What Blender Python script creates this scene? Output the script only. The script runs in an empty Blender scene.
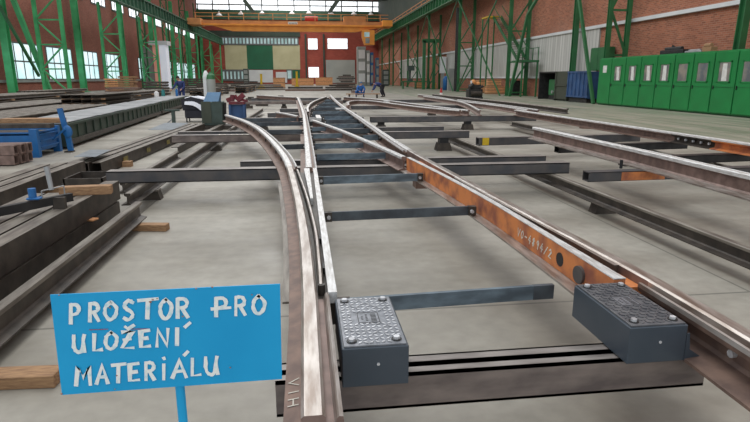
import bpy, bmesh, math, random
from mathutils import Vector, Matrix
random.seed(7)
sc = bpy.context.scene
C = sc.collection
PI = math.pi
ORD = ['first','second','third','fourth','fifth','sixth','seventh','eighth','ninth','tenth','eleventh','twelfth','thirteenth','fourteenth']

# ---------------------------------------------------------------- camera
F, H = 550.0, 1.55
_a = (303-375)/F; _b = (211-78)/F
PITCH = math.atan(_b); YAW = math.atan(-_a*math.cos(PITCH))
FW = Vector((math.sin(YAW)*math.cos(PITCH), math.cos(YAW)*math.cos(PITCH), -math.sin(PITCH)))
RT = Vector((math.cos(YAW), -math.sin(YAW), 0))
UP = Vector((math.sin(YAW)*math.sin(PITCH), math.cos(YAW)*math.sin(PITCH), math.cos(PITCH)))
O3 = Vector((0, 0, H))
def ray(x, y): return FW*F + RT*(x-375) - UP*(y-211)
def atz(x, y, z): d = ray(x, y); return O3 + d*((z-H)/d.z)
def atx(x, y, X): d = ray(x, y); return O3 + d*(X/d.x)
def aty(x, y, Y): d = ray(x, y); return O3 + d*(Y/d.y)
cam = bpy.data.cameras.new('camera'); co = bpy.data.objects.new('camera', cam); C.objects.link(co)
co.location = O3; co.rotation_euler = (PI/2-PITCH, 0, -YAW)
cam.sensor_width = 36; cam.lens = 36*F/750; cam.clip_start = .05; cam.clip_end = 500
sc.camera = co

# ---------------------------------------------------------------- materials
def mat(name, col, rough=.6, metal=0, col2=None, scale=6, amt=.5, bump=0, detail=4, stretch=None, emit=None, spec=None, lo=.35, hi=.65):
    m = bpy.data.materials.new(name); m.use_nodes = True
    nt = m.node_tree; b = nt.nodes['Principled BSDF']
    b.inputs['Roughness'].default_value = rough; b.inputs['Metallic'].default_value = metal
    if spec is not None: b.inputs['Specular IOR Level'].default_value = spec
    c1 = tuple(col)+(1,)
    if col2 is None: col2 = tuple(v*(1-.35*amt) for v in col)
    tc = nt.nodes.new('ShaderNodeTexCoord'); mp = nt.nodes.new('ShaderNodeMapping')
    if stretch: mp.inputs['Scale'].default_value = stretch
    nt.links.new(tc.outputs['Object'], mp.inputs[0])
    n = nt.nodes.new('ShaderNodeTexNoise'); n.inputs['Scale'].default_value = scale; n.inputs['Detail'].default_value = detail
    nt.links.new(mp.outputs[0], n.inputs[0])
    r = nt.nodes.new('ShaderNodeValToRGB'); r.color_ramp.elements[0].position = lo; r.color_ramp.elements[1].position = hi
    r.color_ramp.elements[0].color = c1; r.color_ramp.elements[1].color = tuple(col2)+(1,)
    nt.links.new(n.outputs[0], r.inputs[0]); nt.links.new(r.outputs[0], b.inputs['Base Color'])
    if bump:
        bp = nt.nodes.new('ShaderNodeBump'); bp.inputs['Strength'].default_value = bump; bp.inputs['Distance'].default_value = .01
        nt.links.new(n.outputs[0], bp.inputs['Height']); nt.links.new(bp.outputs[0], b.inputs['Normal'])
    if emit:
        b.inputs['Emission Strength'].default_value = emit; nt.links.new(r.outputs[0], b.inputs['Emission Color'])
    return m
M = {}
M['rail_top'] = mat('polished_rail_steel', (.50,.46,.43), .30, .5, (.25,.20,.17), 8, bump=.1, stretch=(4,.6,4))
M['rail_white'] = mat('ground_bright_steel', (.74,.74,.74), .38, .15, (.47,.45,.43), 18, stretch=(3,.5,3))
M['rail_web'] = mat('brown_rail_steel', (.27,.185,.16), .5, .25, (.15,.10,.085), 9, bump=.2)
M['rail_foot'] = mat('rusty_foot_steel', (.25,.165,.13), .55, .3, (.15,.10,.085), 12, bump=.2)
M['rail_dark'] = mat('dark_rail_steel', (.04,.034,.03), .5, .3, (.085,.07,.058), 7, bump=.2)
M['dk_top'] = mat('worn_dark_top_steel', (.26,.235,.20), .5, .3, (.12,.10,.085), 7, stretch=(3,.4,3))
M['sleeper'] = mat('mill_scale_steel', (.075,.078,.088), .5, .4, (.12,.11,.108), 5, bump=.15)
M['sleeper_b'] = mat('brownish_steel_beam', (.25,.205,.185), .5, .3, (.13,.105,.10), 6, bump=.15, stretch=(.7,2,2))
M['sleeper_t'] = mat('scuffed_beam_top', (.32,.29,.27), .5, .3, (.17,.15,.14), 7, stretch=(.6,2,2))
M['tie'] = mat('blue_grey_tie_bar', (.19,.25,.30), .45, .35, (.09,.115,.14), 7, stretch=(.8,2,2))
M['tie_dark'] = mat('dark_tie_bar', (.055,.06,.07), .45, .4, (.10,.12,.14), 7)
M['orange'] = mat('orange_rust_forging', (.68,.24,.075), .6, .1, (.30,.10,.06), 6, bump=.2, stretch=(1,1,1), lo=.42, hi=.68)
M['black'] = mat('black_steel', (.02,.02,.022), .5, .3, (.04,.04,.04))
M['box'] = mat('dark_blue_grey_paint', (.042,.058,.078), .42, 0, (.055,.07,.09), 5, bump=.05)
M['lid'] = mat('chequer_plate_bright', (.27,.28,.31), .4, .4, (.17,.18,.2), 30)
M['lid_b'] = mat('chequer_plate_dark', (.10,.105,.12), .45, .5, (.20,.20,.21), 22)
M['bolt'] = mat('zinc_bolt', (.72,.73,.76), .35, .3, (.4,.4,.42), 30)
M['sign'] = mat('sky_blue_sign_paint', (.0,.345,.70), .5, 0, (.005,.39,.76), 5, amt=.2)
M['paint_white'] = mat('white_brush_paint', (.90,.92,.90), .7, 0, (.50,.74,.84), 60, lo=.5, hi=.75)
M['chip'] = mat('chipped_rust', (.30,.13,.09), .8, 0, (.4,.3,.25), 40)
M['chalk'] = mat('chalk', (.72,.68,.60), .9)
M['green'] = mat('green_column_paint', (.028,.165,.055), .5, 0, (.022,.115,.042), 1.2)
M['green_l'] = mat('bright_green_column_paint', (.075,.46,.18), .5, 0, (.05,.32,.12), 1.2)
M['green_c'] = mat('crane_beam_green', (.065,.17,.10), .5, 0, (.045,.12,.075), .8)
M['locker'] = mat('glossy_green_locker', (.018,.235,.062), .3, 0, (.018,.19,.052), 1.0, spec=.35)
M['locker_d'] = mat('locker_seam', (.01,.07,.025), .5)
M['pane_d'] = mat('dim_locker_glass', (.13,.14,.15), .15, 0, (.30,.26,.22), 2.2)
M['paper'] = mat('white_paper', (.75,.75,.72), .8)
M['trough'] = mat('dark_green_trough', (.032,.06,.04), .55, 0, (.025,.04,.03), 2)
M['sheet'] = mat('grey_steel_sheet', (.40,.41,.42), .5, .2, (.26,.27,.28), 2.5)
M['steel_sheet'] = mat('blue_grey_sheet', (.24,.27,.30), .45, .3, (.16,.18,.2), 5)
M['blue'] = mat('blue_paint', (.015,.15,.42), .45, 0, (.015,.11,.31), 4)
M['blue_d'] = mat('blue_skip_paint', (.045,.11,.26), .5, 0, (.03,.07,.17), 2)
M['wood'] = mat('raw_timber', (.42,.25,.13), .8, 0, (.25,.14,.075), 12, bump=.3, stretch=(1,6,6))
M['wood_l'] = mat('light_crate_wood', (.78,.40,.19), .8, 0, (.60,.29,.13), 4)
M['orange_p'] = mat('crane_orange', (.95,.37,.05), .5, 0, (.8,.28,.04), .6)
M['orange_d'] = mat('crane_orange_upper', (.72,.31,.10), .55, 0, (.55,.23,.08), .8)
M['cream'] = mat('cream_panel', (.60,.57,.36), .7, 0, (.50,.47,.28), .3)
M['dgreen'] = mat('dark_green_panel', (.02,.15,.075), .7, 0, (.02,.12,.06), .3)
M['grey_door'] = mat('grey_shutter', (.45,.47,.44), .6, 0, (.38,.4,.38), .3)
M['white'] = mat('white_board', (.75,.77,.78), .6, 0, (.66,.68,.7), .5)
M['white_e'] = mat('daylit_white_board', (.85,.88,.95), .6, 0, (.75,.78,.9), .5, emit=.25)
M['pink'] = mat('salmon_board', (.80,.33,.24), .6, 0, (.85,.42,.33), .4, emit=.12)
M['sky_pane'] = mat('daylit_window_glass', (.75,.92,.97), .3, 0, (.50,.78,.80), .5, emit=.9)
M['sky_white'] = mat('daylit_white_glass', (.95,.97,1.0), .3, 0, (.85,.90,.95), .3, emit=1.5)
M['teal_pane'] = mat('teal_daylit_glass', (.50,.66,.68), .3, 0, (.25,.40,.40), .5, emit=.3)
M['frame'] = mat('grey_window_frame', (.16,.17,.17), .6)
M['red_dk'] = mat('dark_red_paint', (.20,.025,.035), .7, 0, (.10,.03,.04), 9)
M['red'] = mat('red_paint', (.5,.03,.03), .5)
M['yellow_w'] = mat('faded_yellow_mark', (.30,.25,.07), .8, 0, (.15,.13,.06), 12)
M['yellow'] = mat('yellow_paint', (.75,.5,.02), .5)
M['roofdark'] = mat('dark_roof_steel_and_shade', (.035,.06,.045), .7, 0, (.06,.08,.06), .5)
M['grey'] = mat('grey_machine_paint', (.32,.34,.32), .6, 0, (.25,.27,.26), 1)
M['machine'] = mat('dark_green_machine_paint', (.055,.085,.075), .5, 0, (.04,.06,.05), 4)
M['lidblue'] = mat('blue_machine_lid', (.045,.15,.29), .4)
M['cloth_w'] = mat('white_cloth', (.75,.76,.82), .9, 0, (.6,.62,.7), 6)
M['cloth_d'] = mat('black_cloth', (.03,.03,.04), .9)
M['cloth_n'] = mat('navy_work_cloth', (.02,.035,.12), .9, 0, (.03,.05,.17), 5)
M['cloth_b'] = mat('blue_work_cloth', (.03,.14,.42), .9, 0, (.03,.1,.3), 5)
M['skin'] = mat('skin', (.55,.32,.22), .6)
M['hair'] = mat('dark_hair', (.03,.02,.018), .8)
M['plastic_w'] = mat('white_plastic', (.8,.8,.8), .5)
M['teal'] = mat('teal_plastic', (.03,.22,.22), .5)
M['dirtygreen'] = mat('olive_container', (.06,.07,.05), .7)
M['clad'] = None

def tex_mat(name, kind):
    m = bpy.data.materials.new(name); m.use_nodes = True; nt = m.node_tree; N = nt.nodes; L = nt.links
    b = N['Principled BSDF']; tc = N.new('ShaderNodeTexCoord'); geo = N.new('ShaderNodeNewGeometry')
    sp = N.new('ShaderNodeSeparateXYZ'); L.new(geo.outputs['Position'], sp.inputs[0])
    def noise(scale, detail=5, vec=None):
        n = N.new('ShaderNodeTexNoise'); n.inputs['Scale'].default_value = scale; n.inputs['Detail'].default_value = detail
        L.new(vec or geo.outputs['Position'], n.inputs[0]); return n.outputs[0]
    def ramp(f, a, b_, p0=.35, p1=.65):
        r = N.new('ShaderNodeValToRGB'); r.color_ramp.elements[0].position = p0; r.color_ramp.elements[1].position = p1
        r.color_ramp.elements[0].color = a+(1,); r.color_ramp.elements[1].color = b_+(1,); L.new(f, r.inputs[0]); return r.outputs[0]
    def mix(f, a, b_, mode='MIX'):
        x = N.new('ShaderNodeMix'); x.data_type = 'RGBA'; x.blend_type = mode
        if isinstance(f, float): x.inputs[0].default_value = f
        else: L.new(f, x.inputs[0])
        for s, v in ((x.inputs[6], a), (x.inputs[7], b_)):
            if isinstance(v, tuple): s.default_value = v+(1,)
            else: L.new(v, s)
        return x.outputs[2]
    def math_(op, a, b_=0.0, c=None):
        x = N.new('ShaderNodeMath'); x.operation = op
        for i, v in enumerate((a, b_) if c is None else (a, b_, c)):
            if isinstance(v, (int, float)): x.inputs[i].default_value = v
            else: L.new(v, x.inputs[i])
        return x.outputs[0]
    if kind.startswith('brick'):
        cb = N.new('ShaderNodeCombineXYZ')
        L.new(sp.outputs[1 if kind != 'brick_back' else 0], cb.inputs[0]); L.new(sp.outputs[2], cb.inputs[1])
        br = N.new('ShaderNodeTexBrick'); L.new(cb.outputs[0], br.inputs[0])
        br.inputs['Scale'].default_value = 1; br.inputs['Brick Width'].default_value = .30; br.inputs['Row Height'].default_value = .10
        br.inputs['Mortar Size'].default_value = .012; br.inputs['Mortar Smooth'].default_value = .3
        if kind == 'brick_left': cs = ((.40,.13,.085), (.26,.08,.055), (.34,.2,.15))
        elif kind == 'brick_back': cs = ((.46,.10,.07), (.37,.075,.055), (.33,.12,.09)); br.inputs['Brick Width'].default_value = .8; br.inputs['Row Height'].default_value = .3
        else: cs = ((.50,.175,.095), (.25,.085,.05), (.42,.28,.20))
        br.inputs['Color1'].default_value = cs[0]+(1,); br.inputs['Color2'].default_value = cs[1]+(1,); br.inputs['Mortar'].default_value = cs[2]+(1,)
        c = mix(ramp(noise(.35), (0,0,0), (1,1,1)), br.outputs[0], mix(.45, br.outputs[0], tuple(v*.55 for v in cs[0])))
        if kind == 'brick_right':   # whitish wash stains
            c = mix(math_('MULTIPLY', ramp(noise(.22, 6), (0,0,0), (1,1,1), .56, .75), .35), c, (.50,.36,.28))
        L.new(c, b.inputs['Base Color']); b.inputs['Roughness'].default_value = .85
    elif kind == 'floor':
        mp = N.new('ShaderNodeMapping'); mp.inputs['Scale'].default_value = (.5, 1.4, 1); L.new(geo.outputs['Position'], mp.inputs[0])
        base = ramp(noise(.8, 8, mp.outputs[0]), (.25,.23,.193), (.385,.362,.315), .34, .62)
        fine = ramp(noise(9, 6), (.87,.87,.87), (1.05,1.05,1.05), .3, .7)
        c = mix(1.0, base, fine, 'MULTIPLY')
        blot = ramp(noise(.33, 4), (0,0,0), (1,1,1), .52, .68)
        c = mix(math_('MULTIPLY', blot, .35), c, (.20,.19,.17))
        # slab joints
        def line(coord, period, off, w):
            f = math_('FRACT', math_('DIVIDE', math_('ADD', coord, off), period))
            return math_('LESS_THAN', f, w/period)
        j = math_('MAXIMUM', line(sp.outputs[1], 5.6, 2.15, .022), line(sp.outputs[0], 5.2, 1.95, .02))
        c = mix(math_('MULTIPLY', j, .65), c, (.10,.095,.085))
        # walking lane on the right with green-grey wear
        lane = math_('GREATER_THAN', sp.outputs[0], 9.2)
        mp2 = N.new('ShaderNodeMapping'); mp2.inputs['Scale'].default_value = (1.6, .12, 1); L.new(geo.outputs['Position'], mp2.inputs[0])
        lc = ramp(noise(1.3, 6, mp2.outputs[0]), (.20,.235,.165), (.37,.35,.28), .38, .6)
        c = mix(math_('MULTIPLY', lane, .85), c, lc)
        L.new(c, b.inputs['Base Color']); b.inputs['Roughness'].default_value = .42; b.inputs['Specular IOR Level'].default_value = .35
        rr = ramp(noise(1.2, 5), (.35,.35,.35), (.65,.65,.65)); L.new(rr, b.inputs['Roughness'])
        bp = N.new('ShaderNodeBump'); bp.inputs['Strength'].default_value = .08; bp.inputs['Distance'].default_value = .01
        L.new(noise(14, 6), bp.inputs['Height']); L.new(bp.outputs[0], b.inputs['Normal'])
    elif kind == 'clad':
        w = math_('FRACT', math_('DIVIDE', sp.outputs[1], .42))
        s = math_('LESS_THAN', w, .25)
        mp = N.new('ShaderNodeMapping'); mp.inputs['Scale'].default_value = (1, 1.6, .12); L.new(geo.outputs['Position'], mp.inputs[0])
        c = mix(s, ramp(noise(1.4, 5, mp.outputs[0]), (.47,.465,.44), (.66,.66,.63)), (.43,.43,.41))
        L.new(c, b.inputs['Base Color']); b.inputs['Roughness'].default_value = .6
    return m
M['floor'] = tex_mat('worn_concrete', 'floor')
M['brickL'] = tex_mat('dark_red_brick', 'brick_left'); M['brickR'] = tex_mat('weathered_brick', 'brick_right'); M['brickB'] = tex_mat('red_brick_end_wall', 'brick_back')
M['clad'] = tex_mat('grey_corrugated_cladding', 'clad')

# ---------------------------------------------------------------- mesh helpers
class MB:
    def __init__(s): s.bm = bmesh.new(); s.mi = 0
    def face(s, vs, mi=None):
        try: f = s.bm.faces.new(vs); f.material_index = s.mi if mi is None else mi; return f
        except ValueError: return None
    def hexa(s, P, mi=None):
        v = [s.bm.verts.new(p) for p in P]
        for q in ((0,3,2,1),(4,5,6,7),(0,1,5,4),(1,2,6,5),(2,3,7,6),(3,0,4,7)): s.face([v[i] for i in q], mi)
        return s
    def box(s, x0, x1, y0, y1, z0, z1, mi=None):
        return s.hexa([(x0,y0,z0),(x1,y0,z0),(x1,y1,z0),(x0,y1,z0),(x0,y0,z1),(x1,y0,z1),(x1,y1,z1),(x0,y1,z1)], mi)
    def bar(s, p, q, w, h, up=(0,0,1), mi=None):
        p = Vector(p); q = Vector(q); d = (q-p).normalized(); up = Vector(up)
        r = d.cross(up)
        if r.length < 1e-3: r = d.cross(Vector((1,0,0)))
        r.normalize(); u = r.cross(d).normalized()
        r *= w/2; u *= h/2
        return s.hexa([p-r-u, p+r-u, q+r-u, q-r-u, p-r+u, p+r+u, q+r+u, q-r+u], mi)
    def cyl(s, p, q, r, n=12, r2=None, mi=None):
        p = Vector(p); q = Vector(q); d = (q-p).normalized(); r2 = r if r2 is None else r2
        a = d.orthogonal().normalized(); b = d.cross(a)
        A = [s.bm.verts.new(p+(a*math.cos(2*PI*i/n)+b*math.sin(2*PI*i/n))*r) for i in range(n)]
        B = [s.bm.verts.new(q+(a*math.cos(2*PI*i/n)+b*math.sin(2*PI*i/n))*r2) for i in range(n)]
        for i in range(n): s.face([A[i], A[(i+1)%n], B[(i+1)%n], B[i]], mi)
        s.face(A[::-1], mi); s.face(B, mi); return s
    def lathe(s, c, prof, n=16, mi=None):
        c = Vector(c); rings = []
        for r, z in prof: rings.append([s.bm.verts.new(c+Vector((r*math.cos(2*PI*i/n), r*math.sin(2*PI*i/n), z))) for i in range(n)])
        for a, b in zip(rings, rings[1:]):
            for i in range(n): s.face([a[i], a[(i+1)%n], b[(i+1)%n], b[i]], mi)
        s.face(rings[0][::-1], mi); s.face(rings[-1], mi); return s
    def prism(s, poly, vec, mi=None):
        vec = Vector(vec); A = [s.bm.verts.new(p) for p in poly]; B = [s.bm.verts.new(Vector(p)+vec) for p in poly]; n = len(A)
        for i in range(n): s.face([A[i], A[(i+1)%n], B[(i+1)%n], B[i]], mi)
        s.face(A[::-1], mi); s.face(B, mi); return s
    def sweep(s, pts, prof, mis=None, base=0.0, mirror=False, capmi=0):
        """pts: (x,y) path; prof: [(u, z)], u to the right of travel"""
        n = len(pts); P = [Vector((p[0], p[1], 0)) for p in pts]; rings = []
        for i, p in enumerate(P):
            t = (P[min(i+1, n-1)]-P[max(i-1, 0)]).normalized(); r = Vector((t.y, -t.x, 0))
            if mirror: r = -r
            rings.append([s.bm.verts.new(p+r*u+Vector((0,0,base+z))) for u, z in prof])
        m = len(prof)
        for a, b in zip(rings, rings[1:]):
            for k in range(m): s.face([a[k], a[(k+1)%m], b[(k+1)%m], b[k]], mis[k] if mis else None)
        s.face(rings[0][::-1], capmi); s.face(rings[-1], capmi); return s
    def sphere(s, c, r, sx=1, sy=1, sz=1, mi=None, n=12):
        g = bmesh.ops.create_uvsphere(s.bm, u_segments=n, v_segments=max(6, n*2//3), radius=r)
        for v in g['verts']: v.co = Vector((v.co.x*sx, v.co.y*sy, v.co.z*sz))+Vector(c)
        for v in g['verts']:
            for f in v.link_faces: f.material_index = s.mi if mi is None else mi
        return s
    def build(s, name, mats, parent=None, smooth=False, local=False, bevel=0, label=None, cat=None, group=None, kind=None):
        bm = s.bm; bmesh.ops.recalc_face_normals(bm, faces=bm.faces)
        me = bpy.data.meshes.new(name)
        off = Vector((0,0,0))
        if parent is None:
            if bm.verts:
                xs = [v.co.x for v in bm.verts]; ys = [v.co.y for v in bm.verts]; zs = [v.co.z for v in bm.verts]
                off = Vector(((min(xs)+max(xs))/2, (min(ys)+max(ys))/2, min(zs)))
        elif not local: off = WL(parent)
        for v in bm.verts: v.co -= off
        if bevel:
            bmesh.ops.bevel(bm, geom=bm.edges[:], offset=bevel, segments=1, affect='EDGES', clamp_overlap=True)
        if smooth:
            for f in bm.faces: f.smooth = True
        bm.to_mesh(me); bm.free()
        for m in (mats if isinstance(mats, (list, tuple)) else [mats]): me.materials.append(M[m])
        o = bpy.data.objects.new(name, me); C.objects.link(o)
        if parent is None: o.location = off
        else: o.parent = parent
        if label: o['label'] = label
        if cat: o['category'] = cat
        if group: o['group'] = group
        if kind: o['kind'] = kind
        return o
def WL(o):
    v = Vector(o.location)
    while o.parent: o = o.parent; v += Vector(o.location)
    return v
def thing(name, label, cat, loc=(0,0,0), rz=0, group=None):
    o = bpy.data.objects.new(name, None); C.objects.link(o); o.empty_display_size = .1
    o.location = loc; o.rotation_euler = (0,0,rz); o['label'] = label; o['category'] = cat
    if group: o['group'] = group
    return o
def copy_tree(o, parent=None):
    c = o.copy(); C.objects.link(c)
    if parent: c.parent = parent
    for ch in [x for x in C.objects if x.parent == o]: copy_tree(ch, c)
    return c
def dup(o, loc, label, rz=None, group=None):
    c = copy_tree(o); c.location = loc; c['label'] = label
    if rz is not None: c.rotation_euler = (0,0,rz)
    if group: c['group'] = group
    return c
def spline(pts, n=8):
    P = [Vector(p[:2]) for p in pts]; P = [P[0]*2-P[1]]+P+[P[-1]*2-P[-2]]; out = []
    for i in range(1, len(P)-2):
        for k in range(n):
            t = k/n; a, b, c, d = P[i-1:i+3]
            out.append(.5*((2*b)+(c-a)*t+(2*a-5*b+4*c-d)*t*t+(3*b-a-3*c+d)*t**3))
    out.append(P[-2]); return [(v.x, v.y) for v in out]

# ---------------------------------------------------------------- the hall
D = 150.0; XL, XR = -26.0, 20.0; ZR = 24.0
MB().box(XL-.5, XR+.5, -6, D+.5, -.2, 0).build('floor', 'floor', kind='structure')
MB().box(XL-.5, XL, 20, D+.5, 0, ZR).build('wall_left', 'brickL', kind='structure')
MB().box(XR, XR+.5, 2, D+.5, 0, ZR).build('wall_right', 'brickR', kind='structure')
MB().box(XL, XR, D, D+.5, 0, ZR).build('wall_back', 'brickB', kind='structure')
MB().box(XL-.5, XR+.5, 100, D+.5, ZR, ZR+.3).build('ceiling', 'roofdark', kind='structure')
# white ledge and grey cladding on the right wall
MB().box(XR-.22, XR, 2, D, 4.82, 5.02).build('trim_1', 'white', kind='structure')
MB().box(XR-.10, XR, 36.6, 77.5, 1.65, 4.82).build('trim_2', 'clad', kind='structure')
MB().box(XR-.16, XR, 36.6, 77.5, 1.52, 1.68).build('trim_3', 'white', kind='structure')
MB().box(XR-.10, XR, 91, 116, 1.65, 4.82).build('trim_4', 'clad', kind='structure')
MB().box(XR-.16, XR, 91, 116, 1.52, 1.68).build('trim_5', 'white', kind='structure')
MB().box(XL, XL+.2, 20, D, 1.15, 1.38).build('trim_6', 'grey', kind='structure')
MB().box(XR-.12, XR, 70, D, 12.4, ZR).build('trim_16', 'roofdark', kind='structure')  # dark wall band: roof shade and greenish clutter put into its colour
nwin = [0]
def window(x0, x1, y0, y1, z0, z1, nx, nz, pane='sky_pane', side='left', th=.08, fw=.16):
    nwin[0] += 1
    w = bpy.data.objects.new('window_%d' % nwin[0], None); C.objects.link(w); w['kind'] = 'structure'
    fm = MB(); pm = MB()
    if side == 'left':
        w.location = (x0, (y0+y1)/2, z0)
        pm.box(x0, x0+th*.5, y0, y1, z0, z1)
        for i in range(nx+1):
            y = y0+(y1-y0)*i/nx; fm.box(x0, x0+th, y-fw/2, y+fw/2, z0, z1)
        for i in range(nz+1):
            z = z0+(z1-z0)*i/nz; fm.box(x0, x0+th*.9, y0, y1, z-fw/2, z+fw/2)
    else:
        w.location = ((x0+x1)/2, y0, z0)
        pm.box(x0, x1, y0-th*.5, y0, z0, z1)
        for i in range(nx+1):
            x = x0+(x1-x0)*i/nx; fm.box(x-fw/2, x+fw/2, y0-th, y0, z0, z1)
        for i in range(nz+1):
            z = z0+(z1-z0)*i/nz; fm.box(x0, x1, y0-th*.9, y0, z-fw/2, z+fw/2)
    pm.build('pane', pane, w); fm.build('window_frame', 'frame', w)
for k in range(12):
    y = 45.9+8.15*k
    if k in (5,): continue
    window(XL, 0, y, y+6.3, 1.42, 4.7, 4, 2, 'sky_pane', 'left', fw=.14)
for k in range(11):
    y = 61.1+7.8*k; window(XL, 0, y, y+5.1, 10.7, 12.35, 4, 1, 'sky_white', 'left', fw=.2)
# far end wall fittings
def bx(px): return (px-303)/F*D*1.0+.0
def FX(px, y=78): return aty(px, y, D-.1).x
def FZ(px, py): return aty(px, py, D-.1).z
def back(px0, py0, px1, py1): return FX(px0, (py0+py1)/2), FX(px1, (py0+py1)/2), FZ((px0+px1)/2, py1), FZ((px0+px1)/2, py0)
def bpanel(name, m, px0, py0, px1, py1, th=.15, kind='structure', label=None, cat=None):
    x0, x1, z0, z1 = back(px0, py0, px1, py1); z0 = max(z0, .01)
    return MB().box(x0, x1, D-th, D, z0, z1).build(name, m, kind=kind)
def bwin(pane, px0, py0, px1, py1, nx, nz, fw=.25):
    x0, x1, z0, z1 = back(px0, py0, px1, py1); window(x0, x1, D-.16, 0, z0, z1, nx, nz, pane, 'back', th=.12, fw=fw)
bpanel('trim_7', 'cream', 225, 45, 247, 69.5); bpanel('trim_8', 'dgreen', 247, 45, 273, 69.5); bpanel('trim_9', 'cream', 273, 45, 300, 69.5)
bpanel('trim_10', 'white', 249, 70, 273, 82.5); bpanel('trim_11', 'dgreen', 292, 70, 300, 79)
bpanel('door_1', 'white', 276, 72, 287, 82.8, .3); bpanel('door_2', 'grey_door', 326, 60, 355, 83, .3)
bpanel('trim_12', 'roofdark', 205, 31, 300, 36.5, .4)
for px in (306, 324): bpanel('trim_%d' % (13+(px>310)), 'roofdark', px-.8, 34, px+.8, 82, .5)
bwin('teal_pane', 221, 37.5, 298, 44.5, 22, 1, .35)
bwin('teal_pane', 222, 70.5, 248, 80, 7, 1, .5); bwin('teal_pane', 287, 70, 292, 79, 1, 1, .3)
bwin('sky_white', 308, 38.5, 317.5, 49.5, 1, 1, .1); bwin('sky_white', 308.5, 67, 319, 77.5, 1, 1, .1); bwin('sky_white', 327.5, 38.5, 347.5, 49, 1, 2, .1)
bwin('sky_white', 196, 0, 388, 11.2, 12, 2, .3)
bpanel('trim_15', 'green_c', 190, 11.2, 392, 20, .6)
# shutter ribs on the grey door
# roof trusses
for i, y in enumerate((118, 134)):
    lab = 'dark green lattice roof truss spanning the hall, ' + ('nearer' if i == 0 else 'farther') + ' of the two above the orange crane'
    t = thing('roof_truss', lab, 'roof truss', (0, y, 19), 0)
    MB().bar((XL, y, 22.8), (XR, y, 22.8), .5, .5).build('top_chord', 'roofdark', t)
    MB().bar((XL, y, 19.2), (XR, y, 19.2), .4, .4).build('bottom_chord', 'roofdark', t)
    m = MB(); x = XL; up = True
    while x < XR-.1:
        a = (x, y, 19.2 if up else 22.8); b = (min(x+2.3, XR), y, 22.8 if up else 19.2); m.bar(a, b, .16, .16); x += 2.3; up = not up
    m.build('lacing', 'green_c', t)
for i, (pa, pb) in enumerate((((244,0),(254,13)), ((338,0),(329,13)))):
    a = aty(*pa, 112); b = aty(*pb, 112)
    MB().bar(a, b, .9, .7).build('roof_strut', 'roofdark', label='dark inclined roof strut above the orange crane, %s one' % ('left' if i == 0 else 'right'), cat='strut')

# crane runway beams
def runway(x, y0, y1, z0, z1, lab, m, wf, side):
    t = thing('crane_runway_beam', lab, 'crane beam', (x, y0, z0))
    MB().box(x-.06, x+.06, y0, y1, z0, z1).build('beam_web', m, t)
    MB().box(x-wf, x+wf, y0, y1, z0-.12, z0).build('bottom_flange', m, t)
    MB().box(x-wf, x+wf, y0, y1, z1, z1+.12).build('top_flange', m, t)
    s = MB(); y = y0+.5
    while y < y1: s.box(x-wf*.85, x+wf*.85, y, y+.14, z0, z1); y += 1.6
    s.build('stiffener', m, t)
    MB().box(x-.08, x+.08, y0, y1, z1+.12, z1+.3).build('crane_rail', 'rail_dark', t)
    return t
runway(-20, 40, 148, 9.75, 11.1, 'long green crane runway girder along the left columns', 'green_c', .35, 1)
t = runway(17.6, 30, 149, 10.35, 11.5, 'long green crane runway girder along the right columns', 'green', .35, -1)
h = thing('walkway_handrail', 'dark brown walkway handrail above the right crane girder', 'handrail', (19, 60, 12))
MB().box(18.1, 19.9, 50, 149, 11.62, 11.75).build('walkway_deck', 'roofdark', h)
for z in (12.3, 12.8): MB().bar((18.15, 50, z), (18.15, 149, z), .1, .1).build('rail', 'orange_d', h)
for i in range(25): MB().bar((18.15, 51+4*i, 11.7), (18.15, 51+4*i, 12.8), .09, .09).build('post', 'orange_d', h)

# orange travelling crane
Yc = 106
cr = thing('overhead_crane', 'orange double-girder travelling crane bridging the hall', 'crane', (-2, Yc, 10.5))
def cp(px, py, y=Yc): return aty(px, py, y)
xl, xr = cp(195,24).x, cp(388,24).x
zb, zm, zt = cp(290,31.5).z, cp(290,26).z, cp(290,21).z
a = cp(212,26).x; b = cp(232,31).x; c = cp(355,31).x; d = cp(384,26).x
MB().prism([(a,Yc,zm),(b,Yc,zb),(c,Yc,zb),(d,Yc,zm)], (0,1.2,0)).build('main_girder', 'orange_p', cr)
MB().box(xl, xr, Yc-.1, Yc+1.3, zm, zt).build('upper_girder', 'orange_d', cr)
MB().box(xl, xr, Yc-.35, Yc-.1, zm-.02, zm+.25).build('walkway', 'orange_p', cr)
MB().box(xl-1, xl+1.2, Yc-1.6, Yc+3, zm, zt+.2).build('end_carriage', 'orange_d', cr)
MB().box(xr-1.2, xr+.6, Yc-1.6, Yc+3, zm, zt+.2).build('end_carriage', 'orange_p', cr)
zh = cp(290,14).z
for px in (196, 213, 229, 244, 259, 273, 287, 301, 315, 328, 341, 354, 367, 380):
    x = cp(px, 20).x; MB().bar((x, Yc-.3, zt), (x, Yc-.3, zh), .14 if px not in (229,259,287) else .22, .14).build('handrail_post', 'orange_d', cr)
for z in (zh, (zh+zt)/2): MB().bar((xl, Yc-.3, z), (xr, Yc-.3, z), .1, .1).build('handrail', 'orange_d', cr)
x0, x1 = cp(288,23).x, cp(297.5,23).x
MB().box(x0, x1, Yc-.18, Yc-.1, cp(290,25.3).z, cp(290,21.8).z).build('sign_plate', 'paper', cr)
m = MB()
for i in range(6): m.box(x0+.25+i*.24, x0+.37+i*.24, Yc-.2, Yc-.18, cp(290,24.3).z, cp(290,22.9).z)
m.build('plate_lettering', 'frame', cr)
MB().box(cp(344,20).x, cp(366,20).x, Yc+.2, Yc+2.4, zt, cp(350,16).z).build('hoist_trolley', 'orange_d', cr)
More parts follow.
